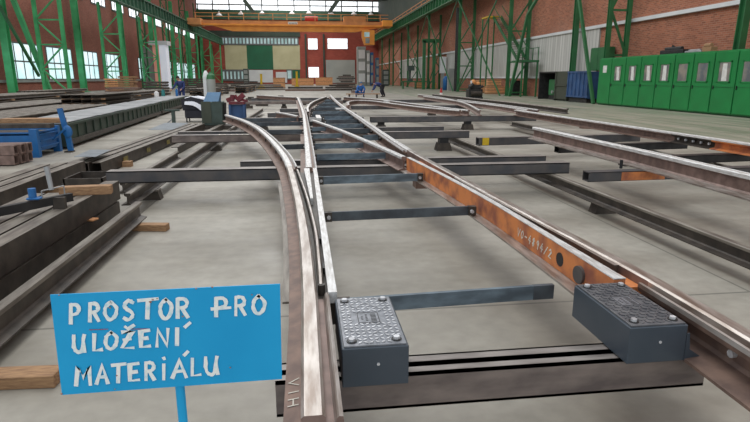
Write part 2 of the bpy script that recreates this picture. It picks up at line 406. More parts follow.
MB().cyl((cp(305,20).x, Yc+1.2, zt+.5), (cp(318,20).x, Yc+1.2, zt+.5), .5).build('hoist_drum', 'red', cr)
# cab
cab = MB(); x0, x1 = cp(362,38).x, cp(374,38).x; z0, z1 = cp(368,45).z, cp(368,30.5).z
cab.prism([(x0+.5,Yc-.8,z0),(x1,Yc-.8,z0),(x1,Yc-.8,z1),(x0,Yc-.8,z1),(x0,Yc-.8,z1-1.2)], (0,2,0)).build('cab', 'orange_p', cr)
MB().box(x0+.35, x0+1.3, Yc-.86, Yc-.8, z0+1.4, z1-.35).build('cab_window', 'teal_pane', cr)
MB().box(x0+.55, x0+1.3, Yc-.86, Yc-.8, z0+.25, z0+1.2).build('cab_window', 'grey', cr)
# hanging shades
for i, (px, py) in enumerate(((219,14),(241,13),(262,12.5),(292,12.5),(309,12),(331,12.5),(354,13),(371,13.5))):
    p = aty(px, py+1.5, 112)
    t = thing('hanging_lamp', 'white enamel lamp shade above the orange crane, %s from the left' % ORD[i], 'lamp', p)
    MB().lathe(p, [(.62,0),(.5,.12),(.16,.5),(.1,.7)], 14).build('lamp_shade', 'plastic_w', t)
    MB().bar(p+Vector((0,0,.7)), p+Vector((0,0,6)), .05, .05).build('suspension_rod', 'frame', t)

# ---------------------------------------------------------------- green columns
def lattice(xa, xb, y, h, w, m, label, pitch=2.2, horiz=True, group=None):
    t = thing('lattice_column', label, 'column', ((xa+xb)/2, y, 0), 0, group)
    for x in (xa, xb):
        l = MB(); l.box(x-w/2, x+w/2, y-w*.5, y-w*.35, 0, h); l.box(x-w/2, x+w/2, y+w*.35, y+w*.5, 0, h); l.box(x-w*.12, x+w*.12, y-w*.4, y+w*.4, 0, h)
        l.build('column_leg', m, t)
    b = MB(); z = .3; k = 0
    while z+pitch < h:
        a, c = (xa, xb) if k % 2 == 0 else (xb, xa)
        b.bar((a, y-w*.3, z), (c, y-w*.3, z+pitch), .12, .12)
        if horiz: b.bar((xa, y, z), (xb, y, z), .1, .12)
        z += pitch; k += 1
    b.build('lacing', m, t)
    MB().box(min(xa,xb)-w*.8, max(xa,xb)+w*.8, y-w*.8, y+w*.8, 0, .06).build('base_plate', m, t)
    return t
for k in range(7):
    y = 51.6+15.5*k; yw = 52.9+16.1*k
    where = ORD[k]+' from the camera'
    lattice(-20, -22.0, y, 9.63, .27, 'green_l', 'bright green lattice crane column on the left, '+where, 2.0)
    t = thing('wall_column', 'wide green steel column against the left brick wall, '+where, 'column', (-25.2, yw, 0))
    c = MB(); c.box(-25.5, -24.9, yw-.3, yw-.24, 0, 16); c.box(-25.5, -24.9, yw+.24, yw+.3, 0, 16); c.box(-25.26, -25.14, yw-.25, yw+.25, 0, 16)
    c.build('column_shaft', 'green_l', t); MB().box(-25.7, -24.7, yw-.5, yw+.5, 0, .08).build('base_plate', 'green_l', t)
    # upper part of the roof column
    if k > 1:
        lattice(-24.2, -23.2, y+7, 18, .2, 'green', 'slim dark green lattice post near the left wall, '+ORD[k-2]+' from the camera', 2.4)
MB().bar((-22.5, 53.9, .0), (-22.5, 49.2, 7.8), .34, .34).build('diagonal_brace', 'green_l', label='thick bright green diagonal brace at the first left lattice column', cat='brace')
MB().bar(atx(-4, 0, -24), atx(39, 76, -24), .2, .22).build('diagonal_brace', 'green', label='thinner dark green diagonal brace crossing in front of the first left window', cat='brace')

ys = [32.7, 48, 64, 80, 96, 112, 128]
for k, y in enumerate(ys):
    lab = 'dark green lattice crane column on the right, '+['just behind the end of the green lockers', 'beside the steel staircase', 'beside the pale concrete pillar', 'behind the workbench', 'fifth from the camera', 'sixth from the camera', 'last before the end wall'][k]
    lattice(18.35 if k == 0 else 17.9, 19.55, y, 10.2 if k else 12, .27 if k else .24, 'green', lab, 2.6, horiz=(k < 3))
t = thing('steel_column', 'single dark green column rising behind the lockers at the right edge', 'column', (18.5, 22.3, 0))
c = MB(); c.bar((18.42,22.12,0),(18.42,21.92,9),.30,.04).bar((18.42,22.44,0),(18.42,22.24,9),.30,.04).bar((18.42,22.28,0),(18.42,22.08,9),.04,.3)
c.build('column_shaft', 'green', t); MB().box(18.2, 18.65, 22.0, 22.6, 0, .06).build('base_plate', 'green', t)
t = thing('steel_column', 'dark green column standing behind the blue skip', 'column', (19.4, 39.5, 0))
c = MB(); c.box(19.25, 19.58, 38.9, 38.95, 0, 10.2); c.box(19.25, 19.58, 39.2, 39.25, 0, 10.2); c.box(19.38, 19.45, 38.95, 39.2, 0, 10.2)
c.build('column_shaft', 'green', t); MB().box(19.1, 19.75, 38.75, 39.4, 0, .06).build('base_plate', 'green', t)
MB().bar((17.72, 46.9, 0), (17.72, 43.9, 6.4), .2, .2).bar((17.72, 43.9, 6.4), (17.72, 40.9, 8.2), .2, .2).build('inclined_strut', 'green', label='green inclined strut with a kink in front of the staircase', cat='strut')
MB().bar((17.58, 32.3, 0), (17.58, 35.6, 7.2), .16, .2).build('inclined_strut', 'green', label='green inclined strut between the blue skip and the lockers', cat='strut')
for k, (ya, yb) in enumerate(((64, 48), (80, 64), (96, 80))):
    t = thing('cross_brace', 'green crossed bracing bars between the right-hand columns, '+ORD[k]+' bay from the camera', 'brace', (17.5, (ya+yb)/2, 0))
    MB().bar((17.6, ya-.4, .0), (17.6, yb+.5, 10.1), .1, .12).build('brace_bar', 'green', t)
    MB().bar((17.45, ya-.4, 10.1), (17.45, yb+.5, .0), .1, .12).build('brace_bar', 'green', t)

# ---------------------------------------------------------------- staircase tower
st = thing('steel_staircase', 'dark green steel staircase with landing against the grey cladding', 'staircase', (19, 50, 0))
MB().box(18.0, 19.5, 45.2, 47.6, 2.85, 3.0).build('landing', 'green', st)
MB().box(18.0, 19.4, 54.5, 56.5, 7.3, 7.4).build('upper_landing', 'yellow', st)
for x in (18.55, 19.35): MB().bar((x, 47.4, 2.95), (x, 54.6, 7.35), .08, .3).build('stringer', 'green', st)
s = MB()
for i in range(22):
    f = (i+.5)/22; s.box(18.55, 19.35, 47.4+7.2*f-.13, 47.4+7.2*f+.13, 2.95+4.4*f, 2.95+4.4*f+.04)
s.build('treads', 'dk_top', st)
for x in (18.5, 19.4):
    MB().bar((x, 47.4, 3.95), (x, 54.6, 8.35), .06, .06).build('handrail', 'green', st)
    MB().bar((x, 45.2, 4.0), (x, 47.6, 4.0), .06, .06).build('handrail', 'green', st)
    for y in (45.25, 46.4, 47.5): MB().bar((x, y, 2.95), (x, y, 4.0), .06, .06).build('handrail_post', 'green', st)
for (x, y, h) in ((18.1, 45.3, 2.9), (19.4, 45.3, 2.9), (18.1, 56.4, 7.3), (19.3, 56.4, 7.3), (18.1, 54.6, 7.3)): MB().bar((x, y, 0), (x, y, h), .12, .12, (0,1,0)).build('support_post', 'green', st)

# ---------------------------------------------------------------- lockers on the right
edges = [31.85, 30.5, 27.65, 24.97, 22.35, 19.7, 17.1]
lk = ['white paper notice', 'second', 'third', 'fourth', 'fifth', 'sixth']
for i in range(6):
    y1, y0 = edges[i], edges[i+1]
    if i == 0: lab = 'narrow glossy green locker with a white paper notice, farthest end of the row'
    else: lab = 'tall glossy green double-door locker with small windows, %s unit from the far end' % ORD[i]
    t = thing('metal_locker', lab, 'locker', (17.85, (y0+y1)/2, 0))
    MB().box(17.56, 18.1, y0+.015, y1-.015, .05, 2.68).build('carcass', 'locker', t, bevel=.015)
    MB().box(17.60, 18.05, y0+.05, y1-.05, 0, .06).build('plinth', 'locker_d', t)
    n = 1 if i == 0 else 2
    for k in range(n):
        a = y0+(y1-y0)*k/n+.035; b = y0+(y1-y0)*(k+1)/n-.035
        d = MB().box(17.50, 17.555, a, b, .10, 2.62).build('door', 'locker', t, bevel=.01)
        if i:
            yc = (a+b)/2
            f = MB()
            for q in ((yc-.37, yc+.37, 1.36, 1.41), (yc-.37, yc+.37, 2.19, 2.24), (yc-.37, yc-.32, 1.36, 2.24), (yc+.32, yc+.37, 1.36, 2.24)): f.box(17.475, 17.5, *q)
            f.build('window_frame', 'locker', d)
            MB().box(17.488, 17.5, yc-.32, yc+.32, 1.41, 2.19).build('pane', 'pane_d', d)
            r = random.random()
            if (i, k) in ((1,1),(1,0),(2,1),(2,0),(5,0),(4,1)):
                MB().prism([(17.482, yc-.22+.1*r, 1.43), (17.482, yc+.05+.15*r, 1.43), (17.482, yc+.12, 2.14), (17.482, yc-.12, 2.14)], (.005,0,0)).build('paper_sheet', 'paper', d)
            MB().box(17.46, 17.5, b-.11, b-.08, 1.08, 1.24).build('handle', 'black', d)
            MB().box(17.485, 17.5, a+.02, b-.02, 1.17, 1.18).build('door_crease', 'locker_d', d)
        else:
            MB().box(17.49, 17.5, a+.45, a+.85, 1.85, 2.25).build('paper_notice', 'paper', d)
# things lying on the lockers
for i, (x, y, w, l, h, m, lab, nm) in enumerate((
    (17.85, 25.6, .4, 1.7, .32, 'black', 'black metal fixture lying on top of the lockers, leftmost of the clutter', 'metal_fixture'),
    (17.85, 24.1, .34, 1.1, .14, 'sheet', 'grey bracket lying on top of the lockers in the middle of the clutter', 'metal_bracket'),
    (17.85, 23.2, .34, .55, .36, 'wood', 'small rusty brown box on top of the lockers, rightmost of the clutter', 'small_box'))):
    t = thing(nm, lab, 'machine part' if i < 2 else 'box', (x, y, 2.68))
    MB().box(x-w/2, x+w/2, y-l/2, y+l/2, 2.68, 2.68+h*.6).build('body', m, t, bevel=.02)
    MB().cyl((x-.1, y-l*.4, 2.68+h*.75), (x-.1, y+l*.3, 2.68+h*.75), h*.28, 10).build('shaft' if i < 2 else 'lid_roll', m, t)
    if i == 0: MB().bar((x, y-.3, 2.8), (x, y+.2, 3.05), .08, .12).bar((x, y+.35, 2.75), (x, y+.1, 3.0), .07, .07).build('lever', m, t)

# skip, containers
t = thing('blue_skip', 'blue ribbed steel waste skip beside the green lockers', 'skip', (18.4, 34.60, 0))
MB().box(17.75, 19.2, 33.40, 36.20, .28, .36).box(17.75, 17.82, 33.40, 36.20, .28, 1.95).box(19.13, 19.2, 33.40, 36.20, .28, 1.95).box(17.75, 19.2, 33.38, 33.46, .28, 1.95).box(17.75, 19.2, 36.14, 36.22, .28, 1.95).build('body', 'blue_d', t)
s = MB()
for k in range(6): s.box(17.69, 17.75, 33.45+.53*k, 33.55+.53*k, .3, 1.9)
for z in (.32, 1.88): s.box(17.68, 17.75, 33.35, 36.25, z, z+.1)
s.build('rib', 'blue_d', t)
MB().box(17.8, 19.1, 33.60, 36.00, 0, .28).build('skid_base', 'black', t)
t = thing('olive_container', 'dark olive steel container left of the blue skip', 'container', (18.6, 37.42, 0))
MB().box(17.8, 19.0, 36.32, 38.17, .1, 2.0).build('body', 'dirtygreen', t, bevel=.03)
MB().box(17.74, 17.8, 36.32, 38.17, 1.0, 1.1).box(17.74, 17.8, 36.32, 36.42, .1, 2.0).box(17.74, 17.8, 38.07, 38.17, .1, 2.0).build('rib', 'dirtygreen', t)
MB().box(17.9, 18.9, 36.52, 38.02, 0, .1).build('skid_base', 'black', t)
t = thing('open_shelter', 'black open-fronted steel shelter holding a green machine', 'shelter', (18.6, 39.40, 0))
MB().box(17.8, 19.6, 38.25, 38.35, 0, 1.95).box(17.8, 19.6, 41.00, 41.10, 0, 1.95).box(19.5, 19.6, 38.30, 41.05, 0, 1.95).box(17.8, 19.6, 38.25, 41.10, 1.9, 2.0).build('shell', 'black', t)
t = thing('green_machine', 'small green machine standing inside the black shelter', 'machine', (18.6, 39.60, 0))
MB().box(18.2, 19.1, 39.10, 40.20, .3, 1.45).build('housing', 'green', t, bevel=.05)
MB().box(18.25, 19, 39.15, 40.15, 0, .3).build('base', 'black', t)
MB().cyl((18.1, 39.40, .55), (18.2, 39.40, .55), .12).build('dial', 'grey', t)
t = thing('wall_cabinet', 'green steel cabinet on the brick wall between the skip and the lockers', 'cabinet', (19.6, 35.4, 2.02))
MB().box(19.3, 19.88, 34.4, 36.4, 2.02, 3.5).build('carcass', 'green', t, bevel=.02); MB().box(19.27, 19.3, 34.45, 35.38, 2.05, 3.45).build('door', 'green', t); MB().box(19.27, 19.3, 35.42, 36.35, 2.05, 3.45).build('door', 'green', t)
t = thing('wheelie_bin', 'black plastic bin standing beside the green inclined strut', 'bin', (18.95, 48.9, 0))
MB().prism([(18.6,48.5,0.06),(19.3,48.5,0.06),(19.3,49.3,0.06),(18.6,49.3,0.06)], (0,0,1.2)).build('body', 'black', t, bevel=.04); MB().box(18.55, 19.35, 48.45, 49.35, 1.26, 1.34).build('lid', 'black', t); MB().cyl((18.5,48.6,.1),(18.5,48.75,.1),.1).build('wheel','black',t)
# wooden crates
def crate(x0, x1, y0, y1, z0, z1, lab):
    t = thing('wooden_crate', lab, 'crate', ((x0+x1)/2, (y0+y1)/2, z0))
    MB().box(x0+.03, x1-.03, y0+.03, y1-.03, z0+.08, z1).build('side_boards', 'wood_l', t)
    s = MB()
    for z in (z0+.08, (z0+z1)/2, z1-.12): s.box(x0, x1, y0, y1, z, z+.07)
    s.build('batten', 'wood', t)
    MB().box(x0, x1, y0, y0+.12, z0, z0+.08).box(x0, x1, y1-.12, y1, z0, z0+.08).box(x0, x1, (y0+y1)/2-.06, (y0+y1)/2+.06, z0, z0+.08).build('skid', 'wood', t)
p = atz(497, 94.4, 0)
crate(17.9, 19.8, 53.6, 54.3, 0, .72, 'wide orange wooden crate, lower of the stacked pair')
crate(18.0, 19.4, 53.65, 54.25, .72, 1.4, 'orange wooden crate sitting on top of the wider crate')
crate(18.3, 19.7, 57.5, 59.5, 0, 1.3, 'darker wooden crate behind the stacked pair by the wall')
crate(17.0, 18.6, 84.5, 86, 0, .9, 'small orange wooden crate beside the far workbench')
crate(-2.4, 2.2, 119, 121, 0, 1.5, 'very wide wooden crate in front of the brick end wall')
crate(2.6, 6.2, 119.5, 121, 0, 1.7, 'big wooden crate standing left of the grey shutter door')
crate(-4.8, -2.9, 92, 94, 0, 1.6, 'red-brown wooden crate with a white disc far down the hall')

# engine-like machine on the lane
p = atz(474, 98.5, 0); x, y = p.x, p.y
t = thing('engine_unit', 'black engine-like machine with orange top standing on the lane', 'machine', (x, y, 0))
MB().box(x-.5, x+.55, y-.5, y+.5, 0, .12).build('pallet', 'black', t)
MB().box(x-.55, x+.55, y-.4, y+.4, .12, .72).box(x-.4, x+.45, y-.3, y+.35, .72, 1.05).cyl((x-.5,y-.35,.85),(x-.2,y-.35,1.1),.14).cyl((x+.3,y-.35,.8),(x+.6,y-.3,.95),.1).build('block', 'black', t, bevel=.06)
MB().cyl((x-.4, y-.42, .4), (x+.4, y-.42, .4), .2).build('drum', 'rail_dark', t)
MB().sphere((x-.12, y, 1.2), .24).sphere((x+.25, y-.1, 1.12), .16).build('orange_cover', 'orange_d', t)
MB().cyl((x-.25, y-.2, .9), (x-.35, y-.2, 1.35), .07).cyl((x+.3, y, .9), (x+.38, y, 1.25), .06).build('pipe', 'white', t)
# cone / canister
p = atz(441, 96.2, 0)
t = thing('traffic_cone', 'red and white cone standing near the black machine', 'cone', p)
MB().box(p.x-.22, p.x+.22, p.y-.22, p.y+.22, 0, .04).build('base', 'red', t); MB().lathe(p, [(.17,.04),(.13,.3)], 14).build('lower_cone', 'plastic_w', t); MB().lathe(p, [(.13,.3),(.05,.72)], 14).build('upper_cone', 'red', t)
# barrel, cylinders, pillar
for i, (px, py, h, r, m, nm, lab) in enumerate(((445.5, 89, 1.8, .38, 'blue', 'gas_cylinder', 'blue gas cylinder left of the pale concrete pillar'),)):
    p = atx(px, py, 18.6); p.z = 0
    MB().lathe(p, [(r,0),(r,h*.8),(r*.6,h*.93),(r*.25,h)], 14).build(nm, m, smooth=True, label=lab, cat='gas cylinder')
p = aty(453, 90, 70)
MB().box(p.x-.75, p.x+.45, 69.6, 70.2, 0, 2.7).build('concrete_pillar', 'grey', label='short pale grey pillar standing beside the black duct', cat='pillar')
t = thing('electric_cabinet', 'white wall cabinet mounted beside the portal frame', 'cabinet', (19.3, 77, 0))
MB().box(18.9, 19.7, 76.8, 77.4, 2.2, 4.4).build('carcass', 'white', t); MB().box(19.1, 19.5, 76.9, 77.3, 0, 2.2).build('stand', 'grey', t)
q = aty(457, 60, 66); MB().cyl((q.x, 66, 0), (q.x, 66, 9.5), .28).build('vertical_duct', 'black', label='black vertical duct rising beside the pale pillar', cat='duct')
# portal frame
t = thing('portal_frame', 'small green portal frame left of the white wall cabinet', 'frame', aty(430, 90, 78))
a = aty(424, 60, 78).x; b = aty(434, 60, 78).x
for x in (a, b): MB().box(x-.2, x+.2, 77.8, 78.2, 0, 6.6).build('post', 'green', t)
MB().box(a-.3, b+.6, 77.8, 78.2, 6.3, 6.8).build('beam', 'green', t)
# workbench far
q = aty(415, 84, 82)
t = thing('workbench', 'green workbench with machines in front of the far cladding', 'workbench', (q.x, 82, 0))
MB().box(q.x-2, q.x+2.2, 81.4, 82.6, .95, 1.1).build('bench_top', 'green', t)
for dx in (-1.9, 0, 2.0): MB().box(q.x+dx, q.x+dx+.15, 81.5, 82.5, 0, .95).build('leg', 'green', t)
t = thing('pillar_drill', 'dark green drilling machine on the far workbench', 'machine', (q.x-.8, 82, 1.1))
MB().box(q.x-1.2, q.x-.4, 81.6, 82.4, 1.105, 1.4).build('base', 'machine', t); MB().cyl((q.x-.8, 82, 1.4), (q.x-.8, 82, 3.0), .15).build('column', 'machine', t); MB().box(q.x-1.2, q.x-.2, 81.5, 82.3, 2.6, 3.3).build('head', 'machine', t)
t = thing('yellow_stool', 'small yellow stool beside the far workbench', 'stool', (q.x+2.7, 81, 0))
MB().box(q.x+2.45, q.x+2.95, 80.8, 81.3, .7, .78).build('seat', 'yellow', t)
for dx, dy in ((2.5,80.85),(2.9,80.85),(2.5,81.25),(2.9,81.25)): MB().bar((q.x+dx, dy, 0), (q.x+dx, dy, .7), .05, .05).build('leg', 'yellow', t)
# grey booth and blue cabinets at the far right
for i, (p0, p1, y, h, m, nm, lab) in enumerate((
    (357.5, 366, 113, 7.6, 'grey', 'control_booth', 'tall pale grey booth left of the far blue cabinet'),
    (366.5, 370, 113, 6.9, 'grey', 'machine_tower', 'narrow grey tower joined to the far booth'),
    (370.5, 373.5, 113, 6.5, 'blue', 'steel_cabinet', 'tall blue cabinet right of the grey booth'),
    (376, 379, 113, 5.5, 'lidblue', 'machine_tower', 'tall dark teal machine tower right of the blue cabinet'),
    (383, 389, 113, 3.2, 'machine', 'machine_housing', 'low dark machine housing at the far right of the tracks'),
    (243, 248, 118, 3.4, 'machine', 'forklift_body', 'dark machine in front of the white end panel'))):
    a, b = aty(p0, 70, y).x, aty(p1, 70, y).x
    t = thing(nm, lab, nm.split('_')[1] if nm != 'forklift_body' else 'machine', ((a+b)/2, y, 0))
    MB().box(a, b, y, y+2, 0, h).build('housing', m, t, bevel=.06)
    s = MB()
    for k in range(3): s.box(a+(b-a)*.12, b-(b-a)*.12, y-.06, y, h*(.1+.3*k), h*(.32+.3*k))
    s.build('panel', 'grey' if m != 'grey' else 'white', t)

# ---------------------------------------------------------------- track: rails
GR = [(-.10,0),(-.10,.013),(-.02,.028),(-.008,.042),(-.008,.125),(-.034,.142),(-.036,.172),(-.026,.18),(.026,.18),(.036,.172),(.036,.140),(.062,.140),(.070,.166),(.076,.172),(.088,.170),(.090,.15),(.084,.128),(.05,.115),(.008,.105),(.008,.042),(.02,.028),(.10,.013),(.10,0)]
GRm = [2,2,1,1,1,0,0,0,0,0,1,0,0,0,0,1,1,1,1,1,2,2,1]
VR = [(-.075,0),(-.075,.012),(-.02,.026),(-.008,.04),(-.008,.128),(-.034,.142),(-.036,.172),(-.026,.18),(.026,.18),(.036,.172),(.034,.142),(.008,.128),(.008,.04),(.02,.026),(.075,.012),(.075,0)]
VRm = [2,2,1,1,1,0,0,0,0,0,1,1,1,2,2,1]
RZ = .42
def rail(pts, lab, prof='V', mirror=False, mats=('rail_top','rail_web','rail_foot'), z=RZ, n=8, name='steel_rail', group=None, straight=False, foot=None, cat='rail'):
    p, m = (GR, GRm) if prof == 'G' else (VR, VRm)
    if foot: p = [((u if abs(u) < .09 or (u < 0) != (foot[0] < 0) else foot[0]), zz) if abs(u) >= .0999 else (u, zz) for u, zz in p]
    path = pts if straight else spline(pts, n)
    return MB().sweep(path, p, m, z, mirror, 1).build(name, list(mats), label=lab, cat=cat, group=group)

A = [(.0,1.42),(.0,1.9),(.0,2.38)]
ra = thing('grooved_rail', 'grooved tram rail running out of the picture beside the left black box', 'rail', (0,1.42,RZ))
MB().sweep(A, GR, GRm, RZ, False, 1).build('rail_profile', ['rail_top','rail_web','rail_foot'], ra)
# curved left-hand rail (stock rail of the left switch device)
A2 = spline([(.0,2.38),(-.02,3.3),(-.085,4.7),(-.22,6.6),(-.41,8.1),(-.66,9.7),(-1.02,11.6),(-1.50,13.5),(-2.08,15.3)], 8)
cut = [i for i, p in enumerate(A2) if p[1] > 5.9][0]
NG = [(-.10,0),(-.10,.013),(-.02,.028),(-.008,.042),(-.008,.125),(-.034,.142),(-.036,.172),(-.026,.18),(.024,.18),(.034,.172),(.034,.0)]
NGm = [2,2,1,1,1,0,0,0,0,1,1]
ca = thing('curved_grooved_rail', 'long brown rail curving away to the left with bolt holes in its web', 'rail', (0,2.38,RZ))
MB().sweep(A2[:cut+1], NG, NGm, RZ, False, 1).build('machined_section', ['rail_top','rail_web','rail_foot'], ca)
MB().sweep(A2[cut:], GR, GRm, RZ, False, 1).build('rail_profile', ['rail_white','rail_foot','rail_foot'], ca)
i = cut+2
while i < len(A2)-1:
    p = Vector((*A2[i], 0)); tt = (Vector((*A2[i+1], 0))-p).normalized(); r = Vector((tt.y, -tt.x, 0))
    q = p - r*.008 + Vector((0,0,RZ+.085)); MB().cyl(q, q-r*.014, .026, 10).build('bolt_hole', 'black', ca)
    i += 4
# left switch device body
def off_at(Y):
    for a, b in zip(A2, A2[1:]):
        if a[1] <= Y <= b[1]: f = (Y-a[1])/(b[1]-a[1]); return a[0]+(b[0]-a[0])*f
    return 0
sd = thing('switch_device', 'machined steel tongue device where the left rails meet', 'switch', (.08, 2.4, RZ))
ysd = [2.40+.3*i for i in range(13)]
xs = [(off_at(y)+.038, .128) for y in ysd]
m = MB(); bot = []
for (xa, xb), y in zip(xs, ysd): bot.append([m.bm.verts.new(v) for v in ((xa,y,RZ),(xb,y,RZ),(xb,y,RZ+.125),(xa,y,RZ+.125))])
for a, b in zip(bot, bot[1:]):
    for k in range(4): m.face([a[k], a[(k+1)%4], b[(k+1)%4], b[k]])
m.face(bot[0]); m.face(bot[-1]); m.build('device_body', 'rail_dark', sd)
tg = [(.055,2.47),(.056,2.8),(.052,3.4),(.028,4.0),(-.015,4.8),(-.09,5.9)]
TP = [(-.014,0),(-.014,.05),(-.006,.055),(.006,.055),(.014,.05),(.014,0)]
MB().sweep(spline(tg, 6), TP, [0,0,1,0,0,0], RZ+.125, False, 0).build('switch_tongue', ['rail_dark','rail_top'], sd)
MB().cyl((.058,2.47,RZ+.125), (.058,2.47,RZ+.178), .018, 12).build('tongue_tip', 'rail_dark', sd)
MB().prism([(.085,2.36,RZ+.125),(.125,2.36,RZ+.125),(.118,5.95,RZ+.125),(.078,5.95,RZ+.125)], (0,0,.055)).build('guide_strip', 'rail_white', sd)
MB().prism([(.030,4.4,RZ+.125),(.052,4.4,RZ+.125),(.040,5.95,RZ+.125),(-.02,5.95,RZ+.125)], (0,0,.055)).build('running_strip', 'rail_white', sd)
MB().sweep([(p[0]-.105, p[1]) for p in A2[:cut+1] if p[1] > 2.6], [(-.03,0),(-.03,.012),(.003,.012),(.003,0)], None, RZ-.012, False, 0).build('foot_strip', 'dk_top', sd)
for y in (2.75, 3.3): MB().box(.072, .086, y, y+.1, RZ+.125, RZ+.16).build('guide_block', 'black', sd)
# straight centre rail from the device to the far end
rail([(.035,6.02),(.03,8),(.01,12),(-.02,15.8),(-.10,20),(-.30,29)], 'long straight grooved rail running up the hall from the left switch', 'G', mats=('rail_white','rail_foot','rail_foot'), name='grooved_rail')
# crossing rails left/right of the centre rail
rail([(-.80,16.4),(-.48,15.6),(-.16,14.5)], 'short bent rail end left of the crossing', 'V', mats=('rail_white','rail_web','rail_foot'))
r2 = [(.20,13.1),(.50,11.55),(.76,10.0),(.95,8.7),(1.10,7.65),(1.22,6.72)]
rail(r2, 'brown rail crossing diagonally from the centre rail to the orange block', 'V', mats=('rail_white','rail_web','rail_web'), name='grooved_rail')
rail([(.12,16.4),(.13,19),(.30,22.5),(.72,26.5),(1.22,30.0)], 'bright curved rail bending right beyond the crossing', 'V', mats=('rail_white','rail_dark','rail_foot'))
t = thing('crossing_block', 'bright block plate bolted at the rail crossing beside the centre rail', 'crossing', (.2,14,RZ))
MB().box(.13, .42, 13.6, 15.2, RZ, RZ+.10).build('base_plate', 'black', t); MB().box(.30, .42, 13.8, 15.0, RZ+.10, RZ+.17).build('block', 'rail_white', t)
# right-hand rail
R1 = [(1.655,1.35),(1.665,1.9),(1.665,2.32)]
rr = thing('grooved_rail', 'polished grooved rail running out at the lower right beside the black box', 'rail', (1.66,1.35,RZ))
GRw = [(u if abs(u) < .0999 or u < 0 else .15, z) for u, z in GR]
MB().sweep(R1, GRw, GRm, RZ, True, 1).build('rail_profile', ['rail_top','rail_foot','rail_foot'], rr)
for y in (1.62, 1.78): MB().cyl((1.655, y, RZ+.075), (1.635, y, RZ+.075), .017, 8).build('bolt', 'bolt', rr)
R1b = spline([(1.665,2.32),(1.645,2.8),(1.60,3.5),(1.545,4.5),(1.48,5.8),(1.42,7.4),(1.395,9.4),(1.39,11.5),(1.38,14.7),(1.36,18),(1.40,24),(1.56,33.3)], 6)
c1 = [i for i, p in enumerate(R1b) if p[1] > 7.3][0]
MR = [(-.07,0),(-.07,.013),(-.02,.028),(-.008,.042),(-.008,.125),(-.034,.142),(-.036,.172),(-.026,.18),(.024,.18),(.034,.172),(.034,0)]
rb = thing('long_right_rail', 'long polished rail leading from the right black box up the hall', 'rail', (1.66,2.32,RZ))
MB().sweep(R1b[:c1+1], MR, NGm, RZ, True, 1).build('machined_section', ['rail_top','rail_web','rail_foot'], rb)
MB().sweep(R1b[c1:], GR, GRm, RZ, True, 1).build('rail_profile', ['rail_white','rail_foot','rail_foot'], rb)
def r1x(Y):
    for a, b in zip(R1b, R1b[1:]):
        if a[1] <= Y <= b[1]: f = (Y-a[1])/(b[1]-a[1]); return a[0]+(b[0]-a[0])*f
    return 1.665
# orange switch block
ob = thing('orange_switch_block', 'orange rusty machined switch block with chalk writing beside the right rail', 'switch', (1.45,2.36,RZ))
FP = [(1.24,6.65),(1.31,5.9),(1.385,5.0),(1.435,4.2),(1.46,3.4),(1.47,2.8),(1.475,2.36)]
fp = spline(FP, 4)
def fx(Y):
    for a, b in zip(fp, fp[1:]):
        if b[1] <= Y <= a[1]: f = (Y-a[1])/(b[1]-a[1]); return a[0]+(b[0]-a[0])*f
    return 1.475
def loft(name, fn, m, par, ys_):
    mb = MB(); R = []
    for y in ys_: R.append([mb.bm.verts.new(v) for v in fn(y)])
    for a, b in zip(R, R[1:]):
        n = len(a)
        for k in range(n): mb.face([a[k], a[(k+1)%n], b[(k+1)%n], b[k]])
    mb.face(R[0]); mb.face(R[-1]); return mb.build(name, m, par)
Y1 = [2.36+.33*i for i in range(14)]
loft('block_body', lambda y: ((fx(y),y,RZ+.02),(r1x(y)-.036,y,RZ+.02),(r1x(y)-.036,y,RZ+.13),(fx(y),y,RZ+.13)), 'orange', ob, Y1)
loft('top_ledge', lambda y: ((fx(y),y,RZ+.13),(min(fx(y)+.045+.018*max(0,3.2-y), r1x(y)-.075),y,RZ+.13),(min(fx(y)+.045+.018*max(0,3.2-y), r1x(y)-.075),y,RZ+.176),(fx(y),y,RZ+.176)), ['orange'], ob, Y1)
loft('ground_top_strip', lambda y: ((fx(y)-.001,y,RZ+.174),(min(fx(y)+.046+.018*max(0,3.2-y), r1x(y)-.074),y,RZ+.174),(min(fx(y)+.046+.018*max(0,3.2-y), r1x(y)-.074),y,RZ+.18),(fx(y)-.001,y,RZ+.18)), 'rail_white', ob, Y1)
loft('foot_ledge', lambda y: ((fx(y)-.075,y,RZ),(fx(y)+.03,y,RZ),(fx(y)+.03,y,RZ+.02),(fx(y)-.075,y,RZ+.014)), 'rail_top', ob, Y1)
tg2 = [(r1x(y)-.055-.004*(y<3), y) for y in (2.55, 3.0, 3.6, 4.3, 5.2)]
MB().sweep(spline(tg2, 5), [(-.012,0),(-.012,.048),(.012,.048),(.012,0)], [0,1,0,0], RZ+.13, False, 0).build('switch_tongue', ['rail_dark','rail_top'], ob)
def face_disc(Y, z, r, d, m, nm):
    x = fx(Y); n = Vector((-1, -.06, 0)).normalized(); p = Vector((x+.004, Y, z)); MB().cyl(p, p+n*d, r, 20).build(nm, m, ob)
pth = atx(560, 262, 1.47); face_disc(pth.y, RZ+.092, .042, .006, 'black', 'round_hole')
pth = atx(580, 276, 1.47); face_disc(pth.y, RZ+.086, .050, .022, 'sleeper', 'round_cover')
